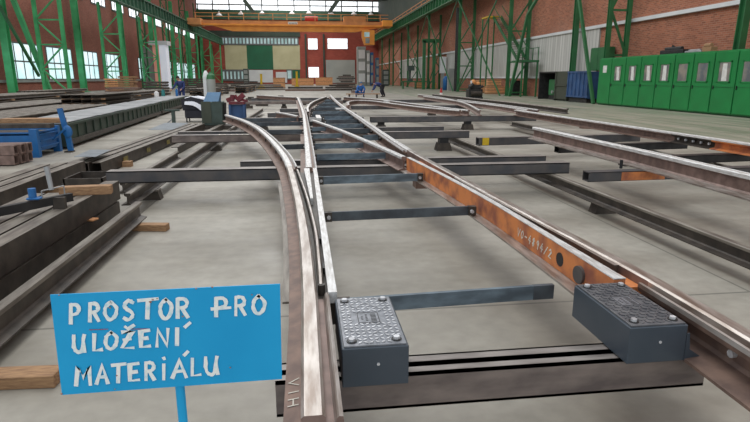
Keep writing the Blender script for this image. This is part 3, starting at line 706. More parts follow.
# chalk / brush writing
GL = {
'P': [[(.12,0),(.12,1)],[(.12,.98),(.6,.98),(.85,.78),(.7,.52),(.12,.46)]],
'R': [[(.12,0),(.12,1)],[(.12,.98),(.6,.98),(.85,.78),(.7,.55),(.12,.5)],[(.45,.5),(.9,0)]],
'O': [[(.5,1),(.15,.75),(.12,.3),(.45,0),(.82,.22),(.9,.68),(.5,1)]],
'S': [[(.85,.88),(.5,1),(.15,.8),(.3,.58),(.7,.42),(.85,.2),(.5,0),(.1,.1)]],
'T': [[(.0,.95),(1,1)],[(.5,.98),(.47,0)]],
'U': [[(.1,1),(.12,.3),(.4,0),(.72,.12),(.88,1)],[(.86,.5),(.95,0)]],
'L': [[(.15,1),(.15,.02),(.9,.06)]],
'Z': [[(.1,.95),(.9,1),(.1,.04),(.95,.02)],[(.25,.5),(.75,.55)]],
'E': [[(.9,1),(.12,.96),(.12,.02),(.95,.05)],[(.12,.5),(.75,.53)]],
'N': [[(.08,0),(.12,1),(.85,.02),(.9,1)]],
'I': [[(.5,0),(.5,1)]],
'M': [[(.02,0),(.15,1),(.5,.4),(.88,1),(.98,0)]],
'A': [[(.02,0),(.5,1),(.98,0)],[(.25,.36),(.78,.38)]],
'V': [[(.02,1),(.45,0),(.95,1)]],
'-': [[(.1,.5),(.9,.5)]],
'4': [[(.6,1),(.1,.35),(.95,.38)],[(.65,.7),(.65,0)]],
'8': [[(.5,1),(.2,.8),(.75,.3),(.5,0),(.2,.25),(.8,.8),(.5,1)]],
'9': [[(.85,.7),(.5,.5),(.2,.75),(.5,1),(.85,.8),(.7,0)]],
'/': [[(.1,0),(.9,1)]],
'2': [[(.1,.8),(.5,1),(.85,.7),(.1,0),(.95,.02)]],
'H': [[(.1,0),(.1,1)],[(.9,0),(.9,1)],[(.1,.5),(.9,.5)]],
'D': [[(.1,0),(.1,1),(.7,.8),(.85,.4),(.1,0)]],
'0': [[(.5,1),(.15,.6),(.4,0),(.85,.4),(.5,1)]],
}
def ribbon(mb, pts, w, n, jit=0.0):
    """flat brush stroke through 3D pts, facing n, thin solid"""
    n = Vector(n).normalized(); P = [Vector(p) for p in pts]; N_ = len(P); Lf = []; Rt = []
    for i in range(N_):
        d = (P[min(i+1,N_-1)]-P[max(i-1,0)]).normalized(); s_ = d.cross(n).normalized()
        c = 1.0
        if 0 < i < N_-1:
            c = max(.55, (P[i]-P[i-1]).normalized().dot(d))
        ww = w/2/c*(1+random.uniform(-jit, jit)); e = d*(w*.3 if i == N_-1 else (-w*.3 if i == 0 else 0))
        Lf.append(P[i]+e-s_*ww); Rt.append(P[i]+e+s_*ww)
    v = [[mb.bm.verts.new(q) for q in l] for l in (Lf, Rt, [q+n*.0012 for q in Lf], [q+n*.0012 for q in Rt])]
    for i in range(N_-1):
        mb.face([v[2][i],v[3][i],v[3][i+1],v[2][i+1]]); mb.face([v[0][i],v[2][i],v[2][i+1],v[0][i+1]]); mb.face([v[1][i],v[1][i+1],v[3][i+1],v[3][i]])
    mb.face([v[0][0],v[1][0],v[3][0],v[2][0]]); mb.face([v[0][-1],v[1][-1],v[3][-1],v[2][-1]])
    return
    for a, b in zip(pts, pts[1:]):
        a = Vector(a); b = Vector(b); d = b-a
        if d.length < 1e-6: continue
        u = d.normalized(); s = u.cross(n).normalized()*w/2; e = u*w*.25
        ww = 1+random.uniform(-jit, jit)
        mb.prism([a-e-s*ww, b+e-s, b+e+s, a-e+s*ww], n*.0012)
def refine(pl):
    if len(pl) < 4: return pl
    P = [Vector(p) for p in pl]; P = [P[0]]+P+[P[-1]]; out = []
    for i in range(1, len(P)-2):
        for k in range(4):
            t = k/4; a, b, c, d = P[i-1:i+3]; out.append(.5*((2*b)+(c-a)*t+(2*a-5*b+4*c-d)*t*t+(3*b-a-3*c+d)*t**3))
    out.append(P[-2]); return out
def write(mb, s, o, ux, uz, n, w, gap=1.3):
    o = Vector(o); ux = Vector(ux); uz = Vector(uz); k = 0
    for ch in s:
        if ch in GL:
            for pl in GL[ch]: ribbon(mb, [o+ux*(p[0]+k*gap)+uz*p[1] for p in pl], w, n)
        k += 1
mb = MB(); Ys = 3.55
for i, c in enumerate('VO-4894/2'):
    Y = Ys-i*.060; x = fx(Y)-.001; x2 = fx(Y-.05)-.001
    for pl in GL[c]: ribbon(mb, [(x+(x2-x)*p[0], Y-.040*p[0]-.012*p[1], RZ+.060+.055*p[1]+.0*i) for p in pl], .008, (-1,0,0))
mb.build('chalk_writing', 'chalk', ob)
for k, c_ in enumerate('VIH'):
    mb = MB(); write(mb, c_, (-.086,1.90-.065*k,RZ+.0175), (0,-.050,0), (.036,0,.006), (0,0,1), .005); mb.build('chalk_letter', 'chalk', ra)

# ---------------------------------------------------------------- black drainage boxes
def track_box(x0, x1, y0, y1, top, lidm, lab, gusset=False):
    t = thing('track_box', lab, 'box', ((x0+x1)/2, (y0+y1)/2, top-.165)); zb = top-.165
    m = MB().prism([(x0,y0,zb),(x1,y0,zb),(x1,y1,zb),(x0,y1,zb)], (0,0,.158)); m.build('box_body', 'box', t, bevel=.003)
    if gusset: MB().prism([(x1,y0,zb),(x1+.075,y0,zb),(x1+.075,y0,zb+.012),(x1+.02,y0,zb+.05),(x1+.012,y0,zb+.12),(x1,y0,zb+.12)], (0,.006,0)).build('end_flange', 'box', t)
    e = .008
    l = MB().box(x0+e, x1-e, y0+e, y1-e, top-.007, top).build('lid', lidm, t, bevel=.001)
    pat = MB(); nx, ny = 10, 17; sx = (x1-x0-.03)/nx; sy = (y1-y0-.03)/ny
    for i in range(nx):
        for j in range(ny):
            cx = x0+.015+(i+.5)*sx; cy = y0+.015+(j+.5)*sy
            if abs(cx-(x0+x1)/2) < .055 and abs(cy-(y0+y1)/2-.01) < .06: continue
            if any(math.hypot(cx-bx_, cy-by_) < .024 for bx_ in (x0+.04, x1-.04) for by_ in (y0+.045, y1-.045)): continue
            s = 1 if (i+j) % 2 == 0 else -1; d = Vector((.0085, .0085*s, 0)); n = Vector((-.0032*s, .0032, 0)); c = Vector((cx, cy, top))
            pat.prism([c-d, c-n, c+d, c+n], (0,0,.0035))
    pat.build('chequer_pattern', lidm if lidm == 'lid_b' else 'bolt', l)
    for bx_ in (x0+.04, x1-.04):
        for by_ in (y0+.045, y1-.045):
            b = MB().cyl((bx_,by_,top), (bx_,by_,top+.003), .020, 14).build('washer', 'black', t)
            MB().cyl((bx_,by_,top+.003), (bx_,by_,top+.013), .013, 6).build('bolt_head', 'bolt', b)
    cx, cy = (x0+x1)/2, (y0+y1)/2+.01
    pl = MB().box(cx-.048, cx+.048, cy-.052, cy+.052, top, top+.002).build('name_plate', 'lid', l)
    q = MB(); q.box(cx-.044, cx+.044, cy+.047, cy+.050, top+.002, top+.0028); q.box(cx-.044, cx+.044, cy-.050, cy-.047, top+.002, top+.0028)
    q.box(cx-.044, cx-.041, cy-.05, cy+.05, top+.002, top+.0028); q.box(cx+.041, cx+.044, cy-.05, cy+.05, top+.002, top+.0028)
    for i in range(6): q.box(cx+.010, cx+.032, cy-.040+i*.0135, cy-.034+i*.0135, top+.002, top+.0028)
    for i in range(5): q.box(cx-.012, cx-.003, cy-.030+i*.0135, cy-.025+i*.0135, top+.002, top+.0028)
    for i in range(3): q.box(cx-.030, cx-.022, cy-.02+i*.0135, cy-.016+i*.0135, top+.002, top+.0028)
    q.build('plate_marks', 'black', pl)
    MB().cyl(((x0+x1)/2+.01, y0, zb+.09), ((x0+x1)/2+.01, y0-.003, zb+.09), .006, 10).build('drain_plug', 'bolt', t)
    return t
track_box(.112, .362, 1.84, 2.31, .59, 'lid', 'dark blue-grey box with a bright chequer-plate lid beside the left rail')
track_box(1.262, 1.512, 1.87, 2.34, .59, 'lid_b', 'dark blue-grey box with a dark scuffed chequer-plate lid beside the right rail', True)

# ---------------------------------------------------------------- sleepers, tie bars, support rails
def sleeper(x0, x1, y, z1=.42, h=.15, w=.20, m='sleeper', top='sleeper_t', lab='', dy=0.0, yellow=None, name='steel_sleeper', bolts=None):
    """channel beam lying across the tracks: web facing the camera, open end profiles"""
    t = thing(name, lab, 'sleeper', ((x0+x1)/2, y, z1-h))
    y0 = lambda x: y+dy*(x-x0)/(x1-x0)
    a, b = y0(x0), y0(x1); th = .012
    B = MB()
    B.hexa([(x0,a,z1-h),(x1,b,z1-h),(x1,b+th,z1-h),(x0,a+th,z1-h),(x0,a,z1),(x1,b,z1),(x1,b+th,z1),(x0,a+th,z1)])
    B.hexa([(x0,a+w-th,z1-h),(x1,b+w-th,z1-h),(x1,b+w,z1-h),(x0,a+w,z1-h),(x0,a+w-th,z1),(x1,b+w-th,z1),(x1,b+w,z1),(x0,a+w,z1)])
    B.hexa([(x0,a,z1-h),(x1,b,z1-h),(x1,b+w,z1-h),(x0,a+w,z1-h),(x0,a,z1-h+th),(x1,b,z1-h+th),(x1,b+w,z1-h+th),(x0,a+w,z1-h+th)])
    B.build('channel', m, t)
    MB().hexa([(x0,a,z1-th),(x1,b,z1-th),(x1,b+w,z1-th),(x0,a+w,z1-th),(x0,a,z1),(x1,b,z1),(x1,b+w,z1),(x0,a+w,z1)]).build('top_plate', top, t)
    if yellow: MB().box(yellow, yellow+.13, y-.012, y-.001, z1-h+.01, z1+.002).build('yellow_paint_mark', 'yellow', t)
    return t
SL = [
 (-.14,1.66,1.92,'sleeper_b','front brown steel sleeper beneath both black boxes',.42,.15,.062),
 (-.12,1.60,1.998,'sleeper_b','narrow brown steel sleeper just behind the front one, a slot between them',.42,.15,.068),
 (-2.46,3.60,7.10,'sleeper','long dark steel sleeper crossing beneath the orange block end',.42,.15,.2),
 (-.9,3.55,7.75,'sleeper','dark steel sleeper just behind the long one at the orange block end',.42,.15,.2),
 (-2.66,1.3,11.55,'sleeper_b','brown steel sleeper with chalk letters on the left, under the curved rail',.42,.15,.22),
 (-2.7,1.5,12.3,'sleeper','dark steel sleeper just behind the chalk-lettered one',.42,.15,.2),
 (1.62,3.58,11.75,'sleeper','shorter dark sleeper right of the long rail, nearest of two there',.42,.15,.2),
 (1.62,3.3,12.9,'sleeper','shorter dark sleeper right of the long rail, farther of two there',.42,.15,.2),
 (1.98,7.15,16.5,'sleeper','wide dark sleeper carrying the cut ends of the right-hand rails',.42,.17,.3),
 (-1.6,1.75,16.4,'sleeper','dark sleeper under the rail crossing',.42,.15,.25),
 (-1.2,1.75,18.7,'sleeper','dark sleeper, first beyond the rail crossing',.42,.15,.25),
 (-.9,1.75,21.3,'sleeper','dark sleeper, second beyond the rail crossing',.42,.15,.25),
 (1.9,8.2,23.2,'sleeper','far wide sleeper below the right-hand rails',.42,.15,.3),
 (-2.9,2.0,28.6,'sleeper_b','far brown sleeper closing off the left rails',.42,.16,.4),
 (1.9,9.0,29.5,'sleeper','last wide sleeper below the far right-hand rails',.42,.16,.4),
 (-3.0,2.2,33.0,'sleeper','farthest dark sleeper beneath the long centre rails',.42,.16,.4),
]
for i, (x0, x1, y, m, lab, z1, h, w) in enumerate(SL):
    s = sleeper(x0, x1, y, z1, h, w, m, 'sleeper_t', lab)
    if i == 4:
        mb = MB(); write(mb, 'DOR 0', (-1.75,11.555,.4215), (.17,0,0), (0,.15,0), (0,0,1), .03, 1.35); mb.build('chalk_writing', 'chalk', s)
s6 = sleeper(3.35, 6.9, 10.35, .42, .15, .2, 'sleeper', 'sleeper_t', 'dark sleeper with a yellow painted end below the right tracks', dy=.3, yellow=3.42)
s7 = sleeper(3.46, 6.9, 6.30, .42, .12, .16, 'sleeper', 'sleeper', 'dark sleeper with orange rust patches under the near right rail', dy=.15)
MB().hexa([(3.9,6.315,.305),(4.5,6.341,.305),(4.5,6.345,.305),(3.9,6.32,.305),(3.9,6.315,.41),(4.5,6.341,.41),(4.5,6.345,.41),(3.9,6.32,.41)]).build('rust_patch', 'orange', s7)
MB().cyl((4.02,6.55,.42), (4.02,6.55,.53), .02, 8).build('bolt', 'black', s7)
sleeper(4.3, 6.9, 8.9, .42, .12, .18, 'black', 'black', 'black sleeper between the two right-hand rails, nearest the cut end', dy=.3)
sleeper(4.6, 6.9, 7.4, .42, .12, .18, 'black', 'black', 'black sleeper between the two right-hand rails, nearer the picture edge', dy=.25)

def tiebar(x0, x1, y0, y1, z, h, m, lab):
    t = thing('tie_bar', lab, 'tie bar', ((x0+x1)/2, (y0+y1)/2, z-h/2))
    MB().bar((x0, y0, z), (x1, y1, z), .022, h).build('flat_bar', m, t)
    for x, y, s in ((x0, y0, 1), (x1, y1, -1)):
        if s < 0 and x == 1.262: MB().bar((1.15, y-.002-.0035, z), (1.262, y-.002, z), .026, h*1.01).build('dark_end', 'tie_dark', t); continue
        b = MB(); b.box(x-.03*s if s > 0 else x-.035, x+.035 if s > 0 else x+.03, y-.028, y+.028, z-h*.5, z+h*.5); br = b.build('bracket', 'rail_dark', t)
        MB().cyl((x+.01*s, y-.028, z), (x+.01*s, y-.05, z), .016, 6).build('bolt_head', 'bolt', br)
def Zt(py, z=.5): return atz(330, py, z).y
TB = [(.16,1.262,2.50,2.56,.468,.075,'tie','broad blue-grey tie bar ending at the right black box'),
      (.16,1.36,4.25,4.31,.48,.075,'tie_dark','dark tie bar, second from the camera, between the two main rails'),
      (.15,1.26,5.85,5.92,.48,.085,'tie','pale blue tie bar, third from the camera, at the far end of the orange block'),
      (.12,1.15,7.5,7.55,.50,.085,'tie','blue-grey tie bar just behind the long sleeper'),
      (.12,1.02,8.75,8.8,.50,.085,'tie','blue-grey tie bar, fifth from the camera, between the converging rails'),
      (.12,.80,10.3,10.35,.50,.085,'tie','short blue-grey tie bar, sixth from the camera'),
      (.12,.50,11.75,11.8,.50,.085,'tie','shortest blue-grey tie bar next to the rail crossing'),
      (-.42,.0,8.7,8.75,.5,.08,'tie_dark','short dark tie bar left of the centre rail, nearest of the left set'),
      (-.85,-.02,11.2,11.25,.5,.09,'tie_dark','dark tie bar left of the centre rail, second of the left set'),
      (-1.30,-.03,13.2,13.25,.5,.09,'tie_dark','dark tie bar left of the centre rail, third of the left set'),
      (-1.72,-.04,14.6,14.65,.5,.09,'tie_dark','dark tie bar left of the centre rail, farthest of the left set')]
for a in TB: tiebar(*a)
for i, (x0, y) in enumerate(((1.00,9.9),(.72,11.2),(.45,12.4),(.50,13.7),(.5,14.9),(.2,16.1),(.25,17.4),(.35,19.6),(.45,20.6),(.55,22.2),(.75,23.6),(.9,25.2),(1.0,26.8))):
    tiebar(x0, 1.36, y, y+.05, .5, .1, 'tie_dark' if i % 2 else 'tie', 'tie bar in the dense set right of the crossing, %s counted from the camera' % ORD[i])
MB().box(.55, 1.3, 14.2, 16.2, RZ, RZ+.03).build('cover_plate', 'tie', label='flat grey plate lying between the rails at the crossing', cat='plate')
MB().box(1.02, 1.32, 17.8, 18.6, RZ+.14, RZ+.17).build('slide_plate', 'sheet', label='small pale plate against the right rail beyond the crossing', cat='plate')

# support rails lying lengthwise under the sleepers
VS = [(u*1.0, z*.78) for u, z in VR]
def support(x, y0, y1, lab, x2=None, ztop=.27, mats=('dk_top','rail_dark','rail_dark')):
    x2 = x if x2 is None else x2
    n = 4; pts = [(x+(x2-x)*i/n, y0+(y1-y0)*i/n) for i in range(n+1)]
    return MB().sweep(pts, VS, VRm, ztop-.1404, False, 1).build('support_rail', list(mats), label=lab, cat='rail')
support(3.43, 1.6, 13.2, 'dark long support rail on the floor stands under the right sleepers', 3.30)
support(-2.03, 6.45, 25.0, 'dark long support rail under the sleepers on the left of the track', -1.80)
support(6.3, 5.0, 16.3, 'dark support rail beneath the far right sleepers')
def stand(x, y, lab, w=.26, zt=.13):
    t = thing('floor_stand', lab, 'stand', (x, y, 0))
    MB().prism([(x-w/2,y-.08,0),(x+w/2,y-.08,0),(x+w*.38,y-.08,zt-.02),(x-w*.38,y-.08,zt-.02)], (0,.16,0)).build('stand_body', 'rail_dark', t)
    MB().box(x-w*.4, x+w*.4, y-.08, y+.08, zt-.02, zt).build('top_plate', 'dk_top', t)
for x, y, lab in ((3.47,5.95,'black floor stand under the near right support rail'),(3.40,9.9,'black floor stand under the middle of the right support rail'),(-2.02,7.4,'black floor stand under the left end of the long sleeper'),(-1.95,12.4,'black floor stand under the left support rail behind the lettered sleeper'),(-1.85,18,'black floor stand under the left support rail beyond the curved rail end'),(-1.82,22,'black floor stand under the far end of the left support rail')): stand(x, y, lab)
def tallstand(x, y, lab, z=.27, w=.34):
    t = thing('floor_stand', lab, 'stand', (x, y, 0))
    MB().prism([(x-w*.5,y-.14,0),(x+w*.5,y-.14,0),(x+w*.36,y-.14,.17),(x-w*.36,y-.14,.17)], (0,.28,0)).build('stand_body', 'rail_dark', t)
    MB().box(x-w*.28, x+w*.28, y-.1, y+.1, .17, z).build('neck', 'black', t)
tallstand(3.02, 11.85, 'brown trapezoid floor stand in the open between rails, right of the long rail')
MB().box(1.27, 1.42, 6.2, 6.4, RZ-.13, RZ).build('hanging_lug', 'rail_foot', ob)
tallstand(5.0, 16.65, 'black floor stand under the sleeper with the cut rail ends')
tallstand(2.3, 16.65, 'black floor stand under the left end of the sleeper with cut rail ends')
tallstand(-1.2, 16.5, 'dark floor stand below the left end of the crossing sleeper')
tallstand(6.3, 6.5, 'dark floor stand under the near end of the far right support rail', .13)
tallstand(6.3, 12.5, 'dark floor stand under the middle of the far right support rail', .13)
tallstand(5.4, 23.3, 'dark floor stand under the far wide sleeper')
tallstand(5.4, 29.7, 'dark floor stand under the last wide sleeper')
tallstand(-1.0, 28.8, 'dark floor stand under the far brown sleeper')
tallstand(0, 21.4, 'dark floor stand under the second sleeper beyond the crossing')
tallstand(0, 18.8, 'dark floor stand under the first sleeper beyond the crossing')
tallstand(0, 33.2, 'dark floor stand under the farthest sleeper')
tallstand(.1, 12.4, 'dark floor stand below the centre rail at the lettered sleeper')
for i, (px, py) in enumerate(((251,99),(262,97),(253,103),(262,104.5),(281,97.5),(246,107))):
    p = atz(px, py+1.5, 0); MB().box(p.x-.35, p.x+.35, p.y-.12, p.y+.12, 0, .16).box(p.x-.2, p.x+.2, p.y-.1, p.y+.1, .16, .26).build('packing_block', 'rail_dark', label='small dark packing block left of the far centre rail, %s of the scattered set' % ORD[i], cat='block')

# right-hand rails
MB().sweep(spline([(4.20,3.0),(4.27,4.8),(4.33,6.5),(4.34,7.9),(4.35,10.1)]), [(u*1.2, z*1.25) for u, z in GR], GRm, RZ, False, 1).build('grooved_rail', ['rail_white','rail_web','rail_top'], label='near polished rail on the right running out at the picture edge', cat='rail')
p = atz(590, 128.5, 0); MB().box(p.x-.3, p.x+.3, p.y-.12, p.y+.12, 0, .14).box(p.x-.22, p.x+.22, p.y-.1, p.y+.1, .14, .24).build('packing_block', 'rail_foot', label='small brown packing block alone on the floor between the right rails and the lane', cat='block')
fr = thing('grooved_rail', 'farther rail on the right with an orange-painted end section', 'rail', (6.6, 5.5, RZ))
MB().sweep([(6.66,4.5),(6.65,6.0),(6.64,8.2)], GR, GRm, RZ, True, 1).build('orange_section', ['rail_white','orange','orange'], fr)
MB().sweep([(6.64,8.2),(6.635,8.6),(6.63,9.2)], GR, GRm, RZ, True, 1).build('joint_section', ['rail_white','rail_dark','rail_dark'], fr)
for i in range(5): MB().cyl((6.62-.02,8.28+.19*i,RZ+.08), (6.575,8.28+.19*i,RZ+.08), .022, 8).build('bolt', 'bolt', fr)
MB().sweep(spline([(6.63,9.2),(6.61,11.4),(6.55,14.9),(6.53,16.6)]), GR, GRm, RZ, True, 1).build('rail_profile', ['rail_white','rail_web','rail_foot'], fr)
rl = [([(1.62,20.3),(1.85,23.2),(2.35,24.8),(2.95,24.2),(3.5,21.2),(4.1,18.4),(4.72,16.55)], 'brown-sided rail curving right from the main rail to the cut ends', 'G', ('rail_white','rail_foot','rail_foot')),
      ([(2.1,29.5),(3.4,26),(4.4,19.8),(5.0,16.55)], 'second polished rail converging on the cut ends, just right of the brown one', 'V', ('rail_white','rail_web','rail_foot')),
      ([(6.9,33.5),(6.95,28.2),(6.4,22),(5.35,16.55)], 'polished rail sweeping left to the cut ends from the far lane side', 'V', ('rail_white','rail_web','rail_foot')),
      ([(6.5,30),(6.65,23.3),(6.9,20),(6.88,16.55)], 'straight bright rail ending above the yellow-marked sleeper', 'V', ('rail_white','rail_web','rail_foot')),
      ([(7.0,25),(7.25,20.3),(7.22,16.55)], 'outermost bright rail of the right-hand track', 'V', ('rail_white','rail_web','rail_foot')),
      ([(-2.7,33.2),(-1.2,30.4),(-.42,29.2)], 'short far rail angled left of the centre rail end', 'V', ('rail_white','rail_web','rail_foot')),
      ([(7.9,34.0),(8.3,24.5),(8.4,20),(8.4,17.0)], 'far rail lying along the edge of the walking lane', 'V', ('rail_top','rail_dark','rail_dark'))]
for i, (pts, lab, pr, ms) in enumerate(rl):
    rail(pts, lab, pr, mirror=(i == 0), mats=ms)
p = atz(395.5, 101.5, .42)
t = thing('plastic_bucket', 'small white plastic bucket standing by the far curved rail', 'bucket', (3.48, 23.4, .30))
MB().lathe((3.48,23.4,.30), [(.10,0),(.14,.30),(.15,.30),(.15,.33)], 14).build('body', 'plastic_w', t); MB().bar((3.33,23.4,.60),(3.63,23.4,.62),.01,.01).build('handle','frame',t)

# ---------------------------------------------------------------- blue sign
SY = 1.30
sg = thing('blue_sign', 'sky-blue hand-painted metal sign on a thin blue post in the foreground', 'sign', (-.34, SY, 0))
def sp(px, py, dy=0): return aty(px, py, SY-dy)
c4 = [sp(50,295), sp(62,395), sp(282,379), sp(280,284)]
board = MB().prism(c4, (0,.003,0)).build('sign_board', 'sign', sg)
pb = sp(178, 385)
MB().cyl((pb.x, SY+.017, 0), (pb.x, SY+.017, pb.z+.05), .0115, 16).build('post', 'sign', sg, smooth=False)
MB().cyl((pb.x, SY+.017, 0), (pb.x, SY+.017, .012), .12, 24).build('base_plate', 'sign', sg)
def cr2(x, y): return sp(x/2.778, 270+y/2.778, .0012)
rows = [('P',193,224,96,148),('R',247,277,93,142),('O',288,328,90,138),('S',342,374,85,138),('T',385,438,82,135),('O',442,480,82,136),('R',490,525,80,132),
        ('P',596,634,78,128),('R',652,684,75,125),('O',700,738,72,122),
        ('U',202,238,182,228),('L',258,286,178,224),('O',290,328,174,220),('Z',336,372,170,218),('E',388,418,168,214),('N',434,470,165,212),('I',484,500,162,208),
        ('M',211,252,270,320),('A',268,300,266,315),('T',312,348,262,312),('E',358,388,260,308),('R',402,432,257,305),('I',448,464,262,303),('A',478,518,252,299),('L',530,560,246,294),('U',568,607,242,290)]
marks = {0: [[(588,108),(640,104)]], 2: [[(348,157),(356,163),(372,153)], [(514,158),(528,146)]], 3: [[(512,236),(522,226)], [(455,243),(457,247)]]}
words = [(0, rows[7:10]), (1, rows[0:7]), (2, rows[10:17]), (3, rows[17:])]
for wi, (key, rws) in enumerate(words):
    mb = MB(); q = 0
    for ch, x0, x1, y0, y1 in rws:
        for pl in GL[ch]:
            pl = [(p.x, p.y) for p in refine([Vector(q_) for q_ in pl])] if len(pl) >= 4 and ch in 'PROSU' else pl
            q += 1; lift = .0003*(q % 4)
            ribbon(mb, [cr2(x0+(x1-x0)*p[0]+random.uniform(-.7,.7), y1+(y0-y1)*p[1]-(x1-x0)*p[0]*.05)+Vector((0,-lift,0)) for p in pl], .0086, (0,-1,0), .22)
    for pl in marks.get(key, []): ribbon(mb, [cr2(*p)+Vector((0,-.0004,0)) for p in pl], .0075, (0,-1,0), .2)
    mb.build('painted_lettering', 'paint_white', board)
for (x, y, s) in ((306,104,5),(425,82,5),(418,88,7),(437,78,4),(545,51,5),(590,47,5),(640,270,4),(325,292,4),(165,69,4),(700,68,4),(172,343,5),(508,128,5),(320,330,3)):
    s *= .62; mb = MB(); mb.prism([cr2(x-s,y-s*.4)+Vector((0,-.001,0)), cr2(x,y+s*.5)+Vector((0,-.001,0)), cr2(x+s,y+s*.2)+Vector((0,-.001,0)), cr2(x+s*.4,y-s*.6)+Vector((0,-.001,0))], (0,-.0025,0)); mb.build('paint_chip', 'chip', board)
mb = MB(); ribbon(mb, [cr2(248,166), cr2(300,164)], .001, (0,-1,0)); mb.build('red_scratch', 'red', board)
mb = MB(); ribbon(mb, [cr2(355,164), cr2(412,163)], .001, (0,-1,0)); mb.build('red_scratch', 'red', board)

# ---------------------------------------------------------------- left stacks of beams
def channel(x, y0, y1, z, w, h, lab, m='rail_dark', face=1, group=None, x2=None, top='dk_top'):
    """U channel, web towards +x (face=1)"""
    th = .014
    pr = [(-w/2,0),(w/2,0),(w/2,h),(-w/2,h),(-w/2,h-th),(w/2-th,h-th),(w/2-th,th),(-w/2,th)]
    if face < 0: pr = [(-u, zz) for u, zz in pr]
    mi = [0,0,1,0,0,0,1,0]
    x2 = x if x2 is None else x2
    return MB().sweep([(x,y0),((x+x2)/2,(y0+y1)/2),(x2,y1)], pr, mi, z, False, 0).build('steel_channel', [m, top], label=lab, cat='steel beam', group=group)
# rail nearest the floor gap (L4)
rail([(-1.80,1.3),(-1.80,6.05)], 'brown worn rail lying on wood blocks beside the dark beam stack', 'V', mats=('dk_top','rail_dark','rail_dark'), z=.08, straight=True, name='steel_rail')
channel(-2.10, 1.3, 6.18, .07, .13, .17, 'bottom dark steel channel of the left stack, nearest the floor gap')
channel(-2.28, 1.3, 6.25, .07, .13, .17, 'dark steel channel at the bottom of the left stack, second from the floor gap')
channel(-2.46, 1.3, 6.2, .07, .13, .17, 'dark steel channel at the bottom of the left stack, third from the floor gap')
names4 = ['right-hand', 'second', 'third', 'fourth', 'fifth']
for i in range(4):
    channel(-2.10-.165*i, 1.3, 6.22-.25*(i == 1)-.6*(i > 1), .26, .14, .20, 'upper dark steel channel of the left stack, %s from the floor gap' % ORD[i])
def timber(p, q, w, h, lab, m='wood'):
    return MB().bar(p, q, w, h).build('timber_block', m, bevel=.004, label=lab, cat='timber')
timber((-2.55,5.95,.035), (-1.45,5.78,.035), .11, .07, 'raw timber block sticking out from beneath the worn rail')
timber((-2.6,2.85,.035), (-1.31,2.78,.035), .12, .07, 'raw timber block on the floor left of the blue sign')
timber((-2.65,5.55,.25), (-1.98,5.32,.25), .09, .018, 'thin orange timber wedge between the layers of the stack', 'wood_l')
timber((-2.55,3.0,.25), (-2.0,3.0,.25), .09, .018, 'thin timber spacer deep between the layers of the stack')
timber(tuple(atz(60,191,.505)), tuple(atz(112,189,.50)), .10, .085, 'rough split timber block lying across the top of the beam stack')
p = atz(40, 171, 0)
timber((-4.6,8.8,.04), (-4.0,8.95,.04), .2, .08, 'flat timber board on the floor in front of the square tubes')
# lifting cross bar with brackets and blue jack
t = thing('clamping_bar', 'black steel clamping bar with wire handles lying on the beam stack', 'clamp bar', (-2.3,4.8,.46))
MB().bar((-2.72,4.05,.53), (-2.06,5.05,.53), .05, .07).build('bar', 'black', t)
for (x, y) in ((-2.50,4.38),(-2.10,4.98)):
    MB().box(x-.05, x+.05, y-.10, y-.06, .42, .56).build('hook_plate', 'rail_dark', t)
hd = MB()
for a, b in (((-2.56,4.28,.56),(-2.56,4.28,.62)),((-2.56,4.28,.62),(-2.47,4.42,.62)),((-2.47,4.42,.62),(-2.47,4.42,.56))): hd.cyl(a, b, .006, 8)
hd.build('wire_handle', 'sheet', t)
hd = MB()
for a, b in (((-2.20,4.83,.56),(-2.20,4.83,.63)),((-2.20,4.83,.63),(-2.09,5.0,.64)),((-2.09,5.0,.64),(-2.09,5.0,.56))): hd.cyl(a, b, .006, 8)
hd.build('wire_handle', 'sheet', t)
q = aty(32, 192, 4.75)
t = thing('hydraulic_jack', 'small blue hydraulic jack with a steel lever on the clamping bar', 'jack', (q.x, 4.75, .46))
MB().box(q.x-.045, q.x+.06, 4.72, 4.79, q.z-.065, q.z-.045).build('jack_base', 'blue', t, bevel=.008)
MB().cyl((q.x, 4.75, q.z-.045), (q.x, 4.75, q.z+.03), .03, 16).build('jack_cylinder', 'blue', t)
a = aty(51.5, 190, 4.8); b = aty(46.5, 167, 4.85)
MB().cyl(a, b, .018, 12, .022).build('lever', 'sheet', t)

# second group farther left (L1)
for i in range(3):
    channel(-3.52-.19*i, 4.0-.6*i, 9.0-.15*i, .10, .15, .20, 'long pale-edged channel left of the stack, %s of the nearer three' % ORD[i], x2=-3.48-.19*i)
for i in range(3):
    channel(-3.36-.20*i, 9.35, 17.2, .02, .15, .20, 'long pale-edged channel running on behind, %s of the farther three' % ORD[i], x2=-3.05-.20*i)
t = thing('yellow_tags', 'yellow painted marks on the flank of the farther long channels', 'paint mark', (-3.2, 12, .12))
for y in (10.3, 11.6, 13.0, 14.6):
    x = -3.42+.37*(y-9.35)/7.85+.076; MB().prism([(x+.06,y,.08),(x+.072,y+.22,.08),(x+.072,y+.22,.17),(x+.06,y,.17)], (.004,0,0)).build('mark', 'yellow_w', t)
for i, (x, y) in enumerate(((-3.75,4.6),(-3.75,7.9),(-3.6,10.3),(-3.3,15.6))):
    MB().box(x-.5, x+.5, y-.06, y+.06, 0, .10).build('timber_block', 'wood', label='timber bearer under the long channels left of the stack, %s from the camera' % ORD[i], cat='timber')
